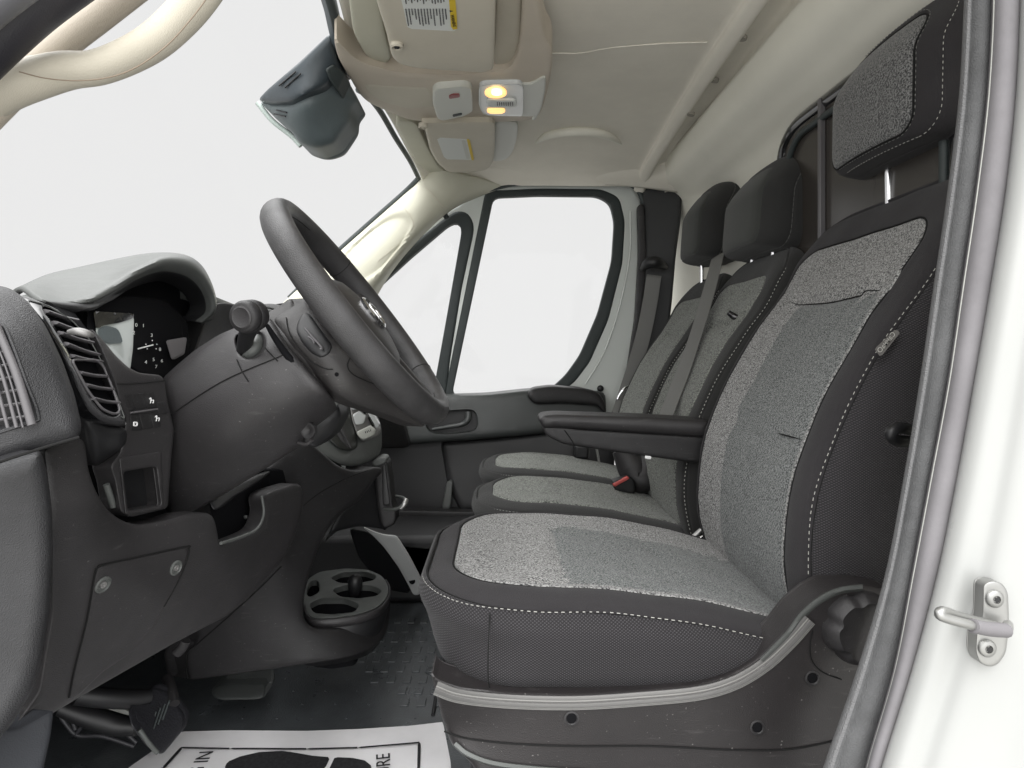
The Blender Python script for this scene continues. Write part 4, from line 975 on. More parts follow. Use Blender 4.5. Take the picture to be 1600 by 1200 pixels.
# big round vent
vf = depthf([(30, 460, .76), (100, 490, .80), (165, 570, .84), (198, 660, .835), (130, 640, .74), (60, 490, .735), (90, 545, .725), (150, 600, .80)])
vo = [(26, 460), (45, 464), (88, 482), (128, 512), (158, 555), (180, 600), (194, 640), (199, 664), (188, 667), (158, 660), (136, 642), (116, 600), (96, 552), (70, 505), (45, 474)]
vi = [(62, 478), (80, 481), (110, 497), (138, 525), (160, 565), (178, 610), (188, 644), (180, 652), (160, 645), (140, 620), (120, 575), (98, 530), (76, 496)]
rv_ = panel('round_vent', vo, vf, M['gloss'], dash, dir=(-1, .3, 0), thick=.02, r=.006, step=6, rc=10, holes=[vi], hrc=10)
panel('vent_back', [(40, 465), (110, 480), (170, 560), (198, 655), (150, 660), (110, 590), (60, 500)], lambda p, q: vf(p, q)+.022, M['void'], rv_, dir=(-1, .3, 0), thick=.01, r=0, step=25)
vl = [((70, 486), (118, 500)), ((84, 504), (133, 519)), ((92, 520), (142, 535)), ((101, 537), (152, 554)), ((110, 556), (161, 565)), ((122, 582), (168, 588)), ((131, 601), (176, 608)), ((142, 622), (183, 629))]
for (a, b) in vl:
    va, vb = vf(*a)+.004, vf(*b)+.004
    tube('vane', [P(a[0], a[1], va), P((a[0]+b[0])/2, (a[1]+b[1])/2+1.5, (va+vb)/2+.004), P(b[0], b[1], vb)], .0022, M['vane'], rv_, seg=8, n=3, flat=2.4, up=(0, 0, 1))
ringtube('vent_inner_frame', [(111, 562), (150, 562), (162, 572), (178, 612), (188, 642), (180, 648), (160, 640), (138, 612)], lambda p, q: vf(p, q)-.0005, .0016, M['vane'], rv_, rc=8)
ringtube('vent_outer_edge', [(40, 468), (72, 476), (112, 500), (140, 530), (164, 575), (184, 622), (196, 658)], lambda p, q: vf(p, q)-.001, .0008, M['dashtop'], rv_, closed=False)
tube('vent_tab', PP([(108, 519, .74), (122, 518, .735), (138, 522, .74), (145, 525, .76)]), [.003, .0045, .004, .002], M['silver'], rv_, seg=10)
ub = panel('pod_underside', [(120, 620), (140, 645), (165, 664), (198, 668), (199, 690), (190, 708), (165, 724), (145, 730), (134, 700)], depthf([(120, 620, .76), (198, 668, .83), (145, 730, .82), (190, 708, .85)]), M['black'], dash, dir=(-1, .3, 0), thick=.05, r=.012, step=7, rc=10)
# instrument hood
hood = surf('instrument_hood', [[(100, 486, .84), (70, 474, .80), (55, 466, .81), (30, 452, .88), (10, 470, 1.0)],
    [(140, 484, .88), (108, 476, .85), (95, 468, .86), (80, 432, 1.0), (60, 440, 1.1)],
    [(172, 470, .95), (145, 470, .90), (137, 462, .90), (130, 420, 1.06), (110, 430, 1.2)],
    [(200, 450, 1.02), (178, 455, .96), (172, 444, .96), (180, 408, 1.14), (160, 420, 1.3)],
    [(228, 440, 1.08), (213, 434, 1.02), (215, 420, 1.02), (225, 399, 1.20), (210, 410, 1.35)],
    [(250, 437, 1.13), (250, 422, 1.08), (256, 404, 1.08), (262, 397, 1.20), (250, 405, 1.35)],
    [(272, 445, 1.17), (284, 427, 1.13), (293, 409, 1.13), (292, 402, 1.22), (280, 410, 1.35)],
    [(290, 460, 1.20), (307, 442, 1.17), (316, 428, 1.17), (313, 417, 1.25), (300, 425, 1.35)],
    [(298, 478, 1.22), (321, 466, 1.20), (331, 456, 1.20), (328, 446, 1.28), (315, 450, 1.36)],
    [(292, 492, 1.22), (322, 488, 1.21), (334, 484, 1.21), (334, 474, 1.28), (318, 478, 1.36)],
    [(280, 500, 1.22), (306, 503, 1.21), (318, 503, 1.215), (330, 496, 1.28), (318, 495, 1.36)]], [M['dashtop'], M['black']], dash, nu=8, nv=8, solid=.006, regions=lambda u, v: 1 if v < .26 else 0)  # hood top coloured as lit by the windscreen, inside coloured dark
panel('hood_cavity', [(88, 472), (130, 476), (170, 455), (215, 428), (250, 418), (285, 424), (312, 446), (326, 480), (312, 520), (300, 600), (250, 606), (140, 560)], depthf([(100, 480, 1.02), (250, 420, 1.22), (320, 500, 1.32), (140, 560, .98), (290, 600, 1.22)]), M['black'], dash, thick=.02, r=0, step=20)
ic = depthf([(130, 480, .90), (150, 540, .89), (210, 500, 1.02), (262, 580, 1.10), (265, 490, 1.12)])
cl = panel('instrument_cluster', [(138, 472), (205, 462), (250, 468), (284, 500), (290, 560), (262, 592), (215, 590), (170, 560), (135, 530)], ic, M['void'], dash, thick=.02, r=.004, step=8)
sr = panel('display_reflection', [(149, 494), (205, 489), (208, 500), (206, 545), (202, 577), (180, 560), (150, 520)], lambda p, q: ic(p, q)-.005, M['screen'], cl, thick=.003, r=.001, step=8, rc=2)  # pale grey base colour stands in for the bright reflection on the display
panel('display_top_shade', [(146, 486), (208, 490), (207, 497), (185, 504), (160, 508), (150, 514)], lambda p, q: ic(p, q)-.008, M['gloss'], cl, thick=.003, r=0, step=8, rc=2)
panel('display_shade', [(152, 514), (166, 508), (184, 514), (192, 536), (165, 537), (155, 530)], lambda p, q: ic(p, q)-.008, M['mirror'], cl, thick=.002, r=0, step=8, rc=6)
tube('needle', [P(216, 545, ic(216, 545)-.008), P(239, 539, ic(239, 539)-.008)], .0011, M['needle'], cl, seg=6, n=1)
rnd = random.Random(2)
for (a, b, s) in ((213, 508, '0'), (224, 509, '1'), (209, 520, '2'), (237, 524, '3'), (228, 566, '4'), (240, 562, '5'), (253, 564, '6'), (244, 573, '7'), (250, 546, '8')):
    text('gauge_digit', s, .0075, frame_mat(P(a, b, ic(a, b)-.008), Vector((.55, .8, 0)), Vector((0, 0, 1))), M['label'], cl)
for (a, b) in ((238, 532), (245, 538), (244, 545), (228, 538), (230, 545)):
    lathe('gauge_dot', P(a, b, ic(a, b)-.007), (0, -1, 0), [(.001, 0), (.0005, .0005)], M['needle'], cl, seg=8)

panel('cluster_end', [(259, 532), (288, 527), (284, 553), (268, 562)], lambda p, q: ic(p, q)-.012, mat('cluster_side', (.16, .15, .155), .5), cl, thick=.01, r=.001, step=6, rc=2)
# switch fascia
sf = depthf([(150, 510, .84), (210, 580, .87), (262, 600, .95), (200, 700, .86), (272, 690, .95)])
fas = panel('switch_fascia', [(142, 512), (160, 530), (180, 555), (200, 574), (218, 583), (250, 586), (256, 592), (262, 630), (272, 670), (268, 710), (262, 794), (204, 808), (188, 800), (180, 752), (172, 728), (188, 706), (196, 664), (180, 600), (160, 550)], sf, M['dash2'], dash, dir=(-1, .3, 0), thick=.03, r=.004, step=8, rc=6, holes=[[(192, 737), (244, 728), (252, 790), (200, 800)]], hrc=2)
stroke('fascia_joint', [(184, 600), (215, 599), (257, 595)], sf, M['gap'], fas)
for q in ([(193, 617), (204, 615), (211, 640), (201, 643)], [(205, 615), (222, 614), (230, 638), (213, 640)], [(223, 614), (239, 612), (244, 637), (231, 638)], [(203, 648), (216, 646), (222, 672), (205, 673)], [(217, 646), (233, 645), (239, 669), (223, 671)], [(234, 645), (246, 643), (250, 667), (240, 669)], [(243, 629), (256, 627), (262, 646), (249, 648)]):
    panel('rocker_switch', q, lambda p, q_: sf(p, q_)-.0015, M['dash'], fas, thick=.004, r=.0012, step=5, rc=1.5)
stroke('switch_divider', [(204, 645), (225, 642), (246, 639)], sf, M['vane'], fas, r=.0012, off=.003)
for (a, b) in ((235, 627), (244, 655)):
    tube('lamp_icon', [P(a-3, b+3, sf(a, b)-.0035), P(a-2, b-3, sf(a, b)-.0035), P(a+1, b-5, sf(a, b)-.0035), P(a, b+3, sf(a, b)-.0035)], .0007, M['needle'], fas, seg=5, n=3)
    tube('lamp_icon', [P(a+2, b-1, sf(a, b)-.0035), P(a+5, b-2, sf(a, b)-.0035), P(a+4, b+3, sf(a, b)-.0035)], .0006, M['needle'], fas, seg=5, n=2)
ringtube('fuel_icon', [(209, 660), (214, 660), (214, 665), (209, 665)], lambda p, q: sf(p, q)-.0035, .0010, M['needle'], fas, rc=1)
panel('cubby_frame', [(186, 715), (252, 705), (256, 795), (196, 805)], lambda p, q: sf(p, q)-.004, M['dash2'], fas, dir=(-1, .3, 0), thick=.006, r=.003, step=6, rc=4, holes=[[(192, 737), (244, 728), (252, 790), (200, 800)]])
panel('cubby_back', [(188, 730), (248, 722), (256, 796), (194, 806)], lambda p, q: sf(p, q)+.035-.0, M['black'], fas, thick=.01, r=0, step=20)
tube('cubby_edge', [P(242, 729, .915), P(250, 792, .925), P(200, 806, .855)], .0010, M['vane'], fas, seg=6, n=1)
tube('side_cable', PP([(166, 757, .83), (172, 775, .835), (177, 792, .84)]), .004, M['dashtop'], fas, seg=8)
def fnormal(fn, a, b):
    p = P(a, b, fn(a, b)); n_ = (P(a+3, b, fn(a+3, b))-p).cross(P(a, b+3, fn(a, b+3))-p).normalized()
    return n_ if n_.dot(p-Vector((0, 0, H))) < 0 else -n_
# knee panel
kf = depthf([(60, 720, .70), (130, 700, .76), (150, 790, .76), (215, 820, .86), (330, 805, .99), (345, 850, 1.0), (470, 760, 1.24), (440, 880, 1.18), (360, 960, 1.08), (290, 1005, 1.0), (130, 1090, .84), (0, 1160, .72), (100, 900, .76), (230, 920, .88), (330, 900, 1.0)])
ko = [(66, 700), (124, 684), (132, 690), (138, 735), (148, 765), (165, 795), (188, 813), (212, 820), (250, 815), (290, 803), (322, 800), (334, 808), (339, 830), (342, 850), (348, 852), (380, 840), (405, 828), (415, 800), (410, 778), (420, 768), (466, 754), (473, 765), (473, 795), (462, 835), (445, 870), (420, 900), (388, 935), (355, 962), (320, 980), (270, 1006), (200, 1046), (130, 1086), (60, 1128), (20, 1150), (10, 1150), (60, 1080), (80, 960), (78, 800)]
knee = panel('knee_panel', ko, kf, M['dash2'], dash, dir=(-1, .3, 0), thick=.03, r=.007, step=9, rc=10)
kfo = lambda p, q: kf(p, q)-.002
panel('fuse_cover', [(149, 898), (152, 888), (165, 882), (285, 856), (294, 856), (293, 870), (280, 905), (262, 940), (238, 985), (205, 1020), (160, 1050), (125, 1085), (108, 1095), (118, 1040), (135, 970)], kfo, M['dash2'], knee, thick=.004, r=.0020, step=8, rc=8)
tube('fuse_cover_joint', [P(a, b, kf(a, b)-.0015) for a, b in spline([(108, 1090), (118, 1040), (136, 968), (148, 898), (153, 887), (168, 881), (286, 855), (295, 857), (293, 872), (280, 905), (256, 948)], 4)], .0011, M['gap'], knee, seg=5, n=1)
for (a, b) in ((160, 913), (274, 887)):
    s_ = lathe('trim_screw', P(a, b, kf(a, b)-.001), fnormal(kf, a, b), [(.0105, -.002), (.0105, .002), (.0085, .003), (.0075, .001), (.001, .0005)], M['dashtop'], knee, seg=22)
    lathe('screw_core', P(a, b, kf(a, b)-.001), fnormal(kf, a, b), [(.0045, 0), (.004, .003), (.002, .003), (.0015, .0015)], M['silver'], s_, seg=12)
# knee pocket in the dark
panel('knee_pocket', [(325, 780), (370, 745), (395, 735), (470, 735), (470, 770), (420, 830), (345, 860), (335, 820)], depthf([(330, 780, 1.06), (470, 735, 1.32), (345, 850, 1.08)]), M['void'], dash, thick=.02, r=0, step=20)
tube('pocket_lip', [P(a, b, kf(a, b)-.002) for a, b in ((345, 849), (378, 838), (402, 826), (412, 803), (409, 775))], .0024, M['dashtop'], dash, seg=8)
panel('pocket_lip_shelf', [(325, 782), (350, 765), (400, 742), (420, 738), (405, 752), (360, 780), (335, 800)], depthf([(325, 782, 1.03), (420, 738, 1.2), (335, 800, 1.02)]), M['black'], dash, thick=.02, r=.005, step=7)
lathe('pocket_screw', P(384, 808, 1.15), (0, -1, 0), [(.004, 0), (.003, .002), (.001, .0025)], M['dashtop'], dash, seg=10)
# near end panel (coarse grain)
ef = depthf([(-60, 760, .64), (40, 720, .65), (72, 800, .675), (80, 900, .68), (60, 1040, .67), (-60, 1000, .645), (0, 1160, .65), (-60, 1200, .64)])
panel('dash_end_panel', [(-80, 745), (0, 718), (64, 702), (74, 740), (81, 800), (83, 870), (78, 950), (66, 1030), (50, 1080), (20, 1130), (-10, 1165), (-80, 1210)], ef, M['grain'], dash, dir=(-1, .3, 0), thick=.05, r=.016, step=9, rc=10)
stroke('end_panel_joint', [(-60, 745), (0, 722), (60, 702), (124, 683)], lambda p, q: min(ef(p, q), kf(p, q)), M['gap'], dash, r=.0014, off=.004)
# kick panel below
kick = panel('kick_panel', [(-80, 1150), (30, 1138), (84, 1108), (79, 1150), (68, 1200), (58, 1260), (-80, 1260)], depthf([(-60, 1150, .70), (160, 1110, .78), (60, 1260, .72)]), mat('kick_paint', (.032, .034, .039), .6, grain=.2, spec=.2), None, dir=(-1, .2, 0), thick=.03, r=.004, step=12)
tag(kick, 'plain grey kick panel at the bottom left corner under the dashboard', 'panel')

# ---------- steering column
colu = empty('steering_column', (-.4, 1.05, .7), 'charcoal steering column shroud with light stalk', 'steering column')
cf_ = depthf([(258, 592, .99), (345, 522, 1.0), (418, 494, 1.0), (300, 650, .955), (380, 600, .94), (460, 585, .94), (520, 625, .97), (262, 800, 1.03), (330, 785, 1.03), (400, 742, 1.02), (480, 690, 1.02), (528, 640, 1.03), (360, 690, .955), (440, 650, .95), (400, 545, .955)])
shell = [(256, 596), (275, 578), (310, 548), (350, 522), (385, 508), (418, 494), (426, 500), (445, 535), (478, 575), (505, 605), (522, 625), (528, 640), (510, 665), (480, 690), (440, 716), (400, 742), (370, 760), (330, 785), (300, 800), (262, 806), (258, 760), (262, 700), (268, 660), (262, 625)]
hole = [(367, 535), (368, 524), (378, 519), (400, 515), (413, 524), (416, 538), (412, 550), (400, 559), (385, 561), (373, 553)]
panel('column_shroud', shell, cf_, M['dash2'], colu, dir=(-.6, .8, 0), thick=.03, r=.012, step=9, rc=12, holes=[hole], hrc=5)
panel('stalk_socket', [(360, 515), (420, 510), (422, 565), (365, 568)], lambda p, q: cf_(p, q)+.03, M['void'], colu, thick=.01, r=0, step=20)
tube('socket_sleeve', PP([(378, 556, .985), (392, 550, .975), (400, 540, .975), (402, 528, .985)]), [.010, .013, .012, .008], M['dashtop'], colu, seg=14)
stroke('shroud_joint', [(258, 655), (300, 625), (345, 597), (390, 576), (430, 560), (452, 550)], cf_, M['gap'], colu)
stroke('shroud_joint', [(370, 562), (378, 580), (388, 596)], cf_, M['gap'], colu)
stroke('shroud_joint', [(414, 543), (424, 554), (434, 564)], cf_, M['gap'], colu)
tube('shroud_gap', PP([(417, 508, .955), (432, 532, .95), (458, 568, .95), (482, 598, .955), (506, 622, .97)]), [.003, .0045, .0055, .0055, .005], M['void'], colu, seg=8)
# ignition / lever bump below
panel('lock_barrel', [(470, 665), (485, 652), (500, 650), (522, 640), (528, 628), (535, 650), (520, 680), (495, 700), (474, 696)], depthf([(470, 680, 1.00), (530, 640, 1.03), (495, 700, 1.02)]), M['black'], colu, thick=.05, r=.012, step=6)
lathe('lock_face', P(484, 672, .995), (-.3, -1, 0), [(.013, 0), (.012, .006), (.007, .006), (.002, .001)], M['dash'], colu, seg=20)
tube('tilt_lever', PP([(466, 692, 1.0), (478, 694, .995), (488, 687, .99)]), .003, M['dash2'], colu, seg=8)
# stalk
stk = tube('stalk', PP([(380, 556, .985), (384, 530, .955), (390, 512, .93), (396, 500, .915)]), [.011, .011, .0125, .015], M['black'], colu, seg=18)
ax = Vector((-.28, -1, -.15)); kc = P(398, 493, .925)
lathe('stalk_knob', kc, ax, [(.010, -.012), (.0205, -.004), (.0225, .004), (.0225, .012), (.0212, .0135), (.0225, .015), (.0225, .022), (.0205, .027), (.0185, .0285)], M['dash'], stk, seg=32)
lathe('stalk_button', kc+ax.normalized()*.0275, ax, [(.0155, 0), (.0155, .002), (.0135, .0032), (.012, .0024), (.001, .0024)], M['dash2'], stk, seg=28)

# ---------- steering wheel
swc = Vector((-.222, 1.075, H+.062)); u1 = Vector((-.60, 0, .80)).normalized(); v1 = Vector((0, 1, 0)); n1 = u1.cross(v1)
if n1.x < 0: n1 = -n1
u1 = Vector((-.605, 0, .796))
wheel = empty('steering_wheel', swc, 'dark grey four spoke steering wheel with buttons and round emblem', 'steering wheel')
Rw = .198
def W(ang, r, h=0): return swc+u1*math.cos(ang)*r+v1*math.sin(ang)*r+n1*h
V = []; Fc = []; NA, NB = 120, 20
for i in range(NA):
    t = 2*math.pi*i/NA; rad = (u1*math.cos(t)+v1*math.sin(t)).normalized()
    fat = 1+.10*(gr((abs(((t+math.pi/2) % (2*math.pi))-math.pi/2*0)-0), .01))*0
    for j in range(NB):
        p = 2*math.pi*j/NB; ra, rb = .0190, .0225
        V.append(swc+rad*(Rw+ra*math.cos(p))+n1*(rb*math.sin(p)))
for i in range(NA):
    for j in range(NB): Fc.append((i*NB+j, i*NB+(j+1) % NB, ((i+1) % NA)*NB+(j+1) % NB, ((i+1) % NA)*NB+j))
rim = put('wheel_rim', V, Fc, M['rim'], wheel)
for t in (math.pi*.30, math.pi*.72):
    rad = (u1*math.cos(t)+v1*math.sin(t)).normalized()
    tube('rim_joint', [swc+rad*(Rw+.0193*math.cos(p))+n1*(.0228*math.sin(p)) for p in np.linspace(0, 2*math.pi, 20, endpoint=False)], .0006, M['gap'], rim, seg=5, n=1, closed=True)
tube('rim_seam', [W(t, Rw-.0172, .0098) for t in np.linspace(math.pi*.9, math.pi*2.1, 60)], .0006, M['gap'], rim, seg=5, n=1)
# hub: airbag pad, lathe-like dome ellipse
V = []; Fc = []; prof = [(.055, -.075), (.078, -.060), (.092, -.035), (.094, -.012), (.088, .008), (.074, .018), (.05, .024), (.02, .027), (.001, .028)]
for (r, h) in prof:
    for i in range(48):
        t = 2*math.pi*i/48; V.append(swc+u1*(math.cos(t)*r*1.02-.018)+v1*math.sin(t)*r*1.0+n1*(h-.012))
k = len(prof)
for i in range(k-1):
    for j in range(48): Fc.append((i*48+j, i*48+(j+1) % 48, (i+1)*48+(j+1) % 48, (i+1)*48+j))
Fc.append(tuple(range(48)))
hubo = put('airbag_pad', V, Fc, M['hub'], wheel)
for (ang, w0, w1) in ((math.pi*1.5+.12, .050, .034), (math.pi*.5-.12, .050, .034), (math.pi+.34, .017, .017), (math.pi-.34, .017, .017)):
    V = []; Fc = []; d = (u1*math.cos(ang)+v1*math.sin(ang)).normalized(); s = n1.cross(d).normalized(); m_ = 10
    for i in range(m_):
        f = i/(m_-1); r = .06+(Rw-.004-.06)*f; w = w0+(w1-w0)*f+.012*f**6; h = -.022*(1-f)-.004; th = .020*(1-f)+.009
        for j in range(14):
            p = 2*math.pi*j/14; c_, s_ = math.cos(p), math.sin(p)
            V.append(swc+d*r+s*(w*abs(c_)**.7*(1 if c_ > 0 else -1))+n1*(h+th*abs(s_)**.7*(1 if s_ > 0 else -1)))
    for i in range(m_-1):
        for j in range(14): Fc.append((i*14+j, i*14+(j+1) % 14, (i+1)*14+(j+1) % 14, (i+1)*14+j))
    put('spoke', V, Fc, M['hub'], wheel)
# emblem on the hub
em = lathe('emblem', swc-u1*.012+n1*.0165, n1, [(.030, -.004), (.030, .002), (.027, .0045), (.025, .002), (.001, .0022)], M['chrome'], hubo, seg=32)
lathe('emblem_field', swc-u1*.012+n1*.0186, n1, [(.0245, 0), (.0243, .0006), (.001, .0007)], M['gloss'], em, seg=28)
tube('emblem_mark', [swc-u1*.012+n1*.0205+u1*a+v1*b for a, b in ((-.012, -.012), (.004, -.014), (.014, 0), (.004, .014), (-.012, .012))], .003, M['chrome'], em, seg=8)
# back shroud of the wheel with switch pad, seen from the door
sb = depthf([(440, 500, .995), (470, 480, 1.0), (500, 560, .95), (540, 600, .955), (600, 620, 1.0), (660, 665, 1.06), (480, 580, .965), (460, 530, .97), (560, 560, .97)])
shp = [(426, 498), (440, 488), (462, 478), (477, 474), (500, 498), (540, 545), (580, 590), (640, 650), (672, 668), (640, 650), (600, 640), (560, 632), (535, 622), (510, 608), (482, 578), (452, 540), (430, 508)]
bs = panel('wheel_back_shroud', [(426, 498), (440, 488), (460, 478), (478, 462), (500, 490), (540, 540), (590, 590), (650, 640), (668, 664), (655, 668), (610, 650), (560, 634), (535, 624), (510, 608), (482, 578), (452, 540), (430, 508)], sb, M['hub'], wheel, dir=(-1, .5, 0), thick=.03, r=.012, step=8, rc=10)
panel('switch_pad', [(466, 500), (474, 488), (484, 490), (505, 520), (520, 540), (516, 552), (502, 560), (486, 552), (472, 536), (462, 516)], lambda p, q: sb(p, q)-.003, M['black'], bs, thick=.01, r=.004, step=6, rc=6)
tube('paddle_switch', [P(a, b, sb(a, b)-.010) for a, b in ((477, 513), (488, 526), (502, 542), (501, 546))], .0018, M['vane'], bs, seg=8)
tube('paddle_switch', [P(a, b, sb(a, b)-.010) for a, b in ((482, 526), (488, 530), (491, 536))], .0016, M['vane'], bs, seg=8)
stroke('shroud_line', [(447, 496), (452, 520), (468, 545), (488, 566), (508, 576), (520, 577)], sb, M['gap'], bs, r=.0007)
lathe('shroud_hole', P(526, 585, sb(526, 585)-.001), (0, -1, 0), [(.003, 0), (.002, .0006)], M['void'], bs, seg=12)
stroke('shroud_line', [(552, 552), (543, 570), (552, 585), (580, 598), (601, 604)], sb, M['gap'], bs, r=.0008)

# ---------- centre stack
stack = empty('centre_stack', (-.35, 1.5, .5), 'centre console stack with gear lever boot, silver controls and cup holders', 'centre console')
cs = depthf([(300, 1050, 1.30), (290, 1010, 1.28), (440, 880, 1.24), (470, 755, 1.30), (600, 690, 1.50), (560, 780, 1.42), (480, 920, 1.30), (420, 1045, 1.27), (530, 1030, 1.30), (605, 960, 1.48), (500, 700, 1.32), (420, 760, 1.25), (380, 900, 1.22), (580, 1010, 1.37)])
co = [(262, 800), (330, 770), (420, 730), (455, 695), (480, 688), (500, 705), (530, 730), (560, 737), (590, 728), (600, 735), (585, 750), (560, 785), (535, 800), (515, 822), (497, 855), (482, 900), (474, 935), (474, 970), (495, 985), (550, 978), (590, 962), (608, 935), (610, 945), (606, 985), (590, 1008), (560, 1022), (530, 1030), (420, 1046), (330, 1058), (294, 1064), (288, 1020), (310, 1000), (300, 960)]
panel('stack_side', co, cs, M['dash'], stack, dir=(-1, .3, 0), thick=.05, r=.008, step=9, rc=12)
stroke('stack_joint', [(474, 790), (500, 770), (540, 748), (575, 735)], cs, M['gap'], stack)
stroke('stack_joint', [(440, 885), (400, 925), (350, 970), (310, 1005), (292, 1022), (292, 1060)], cs, M['gap'], stack, r=.0012)
cup = empty('x', (0, 0, 0)); bpy.data.objects.remove(cup)
# cup holder tray: built on its own horizontal level
zt_ = -.53
def cq(px, py, dz=0): return Q(px, py, zt_+dz)
ft = lambda p, q: zt_*F/min(-60., CY-q)
tro = [(476, 925), (480, 905), (500, 893), (540, 888), (575, 890), (598, 900), (608, 918), (604, 935), (588, 950), (560, 960), (520, 966), (490, 966), (478, 958), (473, 940)]
tr = panel('cup_holder_tray', tro, ft, M['dashtop'], stack, thick=.012, r=.003, step=5, rc=8, dir=(0, 0, -1),
           holes=[[(515, 903), (535, 894), (570, 893), (588, 899), (586, 906), (560, 911), (530, 911)], [(518, 921), (540, 914), (580, 915), (597, 922), (590, 931), (560, 935), (530, 932)], [(482, 944), (500, 935), (540, 935), (562, 944), (555, 956), (520, 960), (490, 958)], [(478, 925), (484, 908), (498, 906), (500, 925), (482, 934)]])
def cupwell(pts):
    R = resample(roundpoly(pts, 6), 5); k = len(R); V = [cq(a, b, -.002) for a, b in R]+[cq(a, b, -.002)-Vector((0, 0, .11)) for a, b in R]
    put('cup_well', V, [(i, (i+1) % k, (i+1) % k+k, i+k) for i in range(k)]+[tuple(range(k, 2*k))], M['void'], tr)  # near-black walls put the shade inside the wells into the colour
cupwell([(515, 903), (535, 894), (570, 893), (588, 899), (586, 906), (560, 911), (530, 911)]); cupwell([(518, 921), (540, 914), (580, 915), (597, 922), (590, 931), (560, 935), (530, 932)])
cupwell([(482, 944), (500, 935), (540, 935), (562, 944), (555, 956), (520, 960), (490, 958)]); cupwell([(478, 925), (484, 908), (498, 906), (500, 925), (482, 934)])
lathe('socket_cap', cq(555, 916, .0), (0, 0, 1), [(.010, -.02), (.016, -.005), (.0165, .012), (.013, .022), (.006, .027), (.0005, .028)], M['black'], tr, seg=20)
# tray outer wall
R = spline([(474, 945), (478, 960), (490, 968), (520, 968), (560, 962), (590, 952), (606, 936), (610, 918), (604, 905)], 5); k = len(R)
V = [cq(a, b) for a, b in R]+[cq(a, b)-Vector((0, 0, .016)) for a, b in R]; V2 = [cq(a, b)-Vector((0, 0, .016))+Vector((0, .003, 0)) for a, b in R]+[cq(a, b)-Vector((0.0, 0, .10))+Vector((-.02, .02, 0)) for a, b in R]
put('tray_rim', V, [(i, i+1, i+1+k, i+k) for i in range(k-1)], M['dash2'], tr, solid=.004)
put('tray_shell', V2, [(i, i+1, i+1+k, i+k) for i in range(k-1)], M['black'], tr, solid=.004)
# upper stack: bezel, boot, silver controls
bz = depthf([(480, 700, 1.36), (595, 660, 1.62), (545, 720, 1.44), (600, 720, 1.60), (560, 640, 1.56)])
panel('lever_bezel', [(478, 690), (490, 670), (505, 655), (520, 625), (560, 620), (585, 640), (596, 665), (597, 700), (590, 715), (560, 728), (535, 728), (510, 716)], bz, M['dashtop'], stack, dir=(-1, .3, 0), thick=.05, r=.012, step=7, rc=10)
bt = panel('lever_boot', [(503, 668), (512, 655), (528, 630), (538, 622), (548, 640), (556, 675), (558, 700), (548, 705), (530, 702), (515, 688)], lambda p, q: bz(p, q)-.014, mat('boot_leather', (.025, .026, .024), .35), stack, thick=.03, r=.008, step=6, rc=8)
for pts in ([(512, 660), (524, 672), (535, 688), (544, 698)], [(522, 645), (530, 665), (540, 685), (548, 700)]):
    tube('boot_fold', [P(a, b, bz(a, b)-.0145) for a, b in pts], [.003, .005, .005, .003], M['dash2'], bt, seg=8)
ctl = panel('control_panel', [(545, 622), (556, 620), (572, 640), (585, 658), (594, 672), (590, 682), (566, 690), (558, 680), (550, 655)], lambda p, q: bz(p, q)-.016, M['silver'], stack, thick=.02, r=.004, step=5, rc=4)
for q in ([(547, 624), (556, 622), (564, 634), (560, 640), (549, 640)], [(551, 648), (560, 642), (572, 650), (568, 662), (556, 664)], [(574, 644), (580, 641), (594, 664), (588, 670)]):
    panel('control_key', q, lambda p, q_: bz(p, q_)-.024, M['lens'], ctl, thick=.01, r=.002, step=4, rc=2)
for q in ([(556, 626), (562, 624), (574, 642), (570, 648)], [(574, 652), (578, 650), (586, 664), (582, 668)]):
    panel('control_gap', q, lambda p, q_: bz(p, q_)-.0245, M['gloss'], ctl, thick=.01, r=.001, step=4, rc=2)
pk = panel('toggle_key', [(557, 675), (578, 665), (586, 672), (584, 680), (568, 687), (562, 684)], lambda p, q: bz(p, q)-.030, M['light'], stack, thick=.012, r=.002, step=4, rc=2)
parts = [tube('x', [P(563+i*2.6, 677-i*1.0, bz(570, 675)-.0318), P(564+i*2.6, 680-i*1.0, bz(570, 675)-.0318)], .0008, None, seg=4, n=1, raw=True) for i in range(7)]
put('toggle_marks', *join(parts), mats=M['ink'], parent=pk)
# lower tower with bottle clip
tower = panel('stack_tower', [(530, 800), (560, 770), (580, 745), (590, 735), (600, 738), (604, 760), (608, 815), (604, 830), (596, 826), (560, 822), (525, 830), (505, 850)], depthf([(530, 800, 1.50), (600, 740, 1.60), (600, 825, 1.58)]), M['black'], stack, thick=.06, r=.008, step=8)
ph = empty('clip_holder', P(600, 780, 1.58), 'small black upright holder with steel clip on the centre console', 'holder')
panel('holder_body', [(583, 718), (592, 715), (600, 716), (606, 722), (610, 755), (614, 790), (620, 800), (618, 818), (605, 826), (596, 824), (590, 790)], 1.56, M['dash'], ph, thick=.05, r=.006, step=6, rc=5)
panel('holder_slot', [(597, 727), (602, 724), (606, 760), (610, 790), (598, 790)], 1.556, M['black'], ph, thick=.01, r=.002, step=5, rc=3)
panel('holder_cap', [(580, 722), (592, 714), (602, 715), (604, 722), (594, 727), (584, 729)], 1.553, M['dashtop'], ph, thick=.05, r=.003, step=4, rc=3)
tube('holder_clip', PP([(600, 796, 1.55), (620, 795, 1.53), (631, 787, 1.53), (634, 782, 1.56), (628, 777, 1.60), (616, 775, 1.62)]), .0035, M['dashtop'], ph, seg=8)
tube('clip_hinge', PP([(626, 794, 1.53), (632, 788, 1.53), (635, 781, 1.54)]), .006, M['metal'], ph, seg=10)
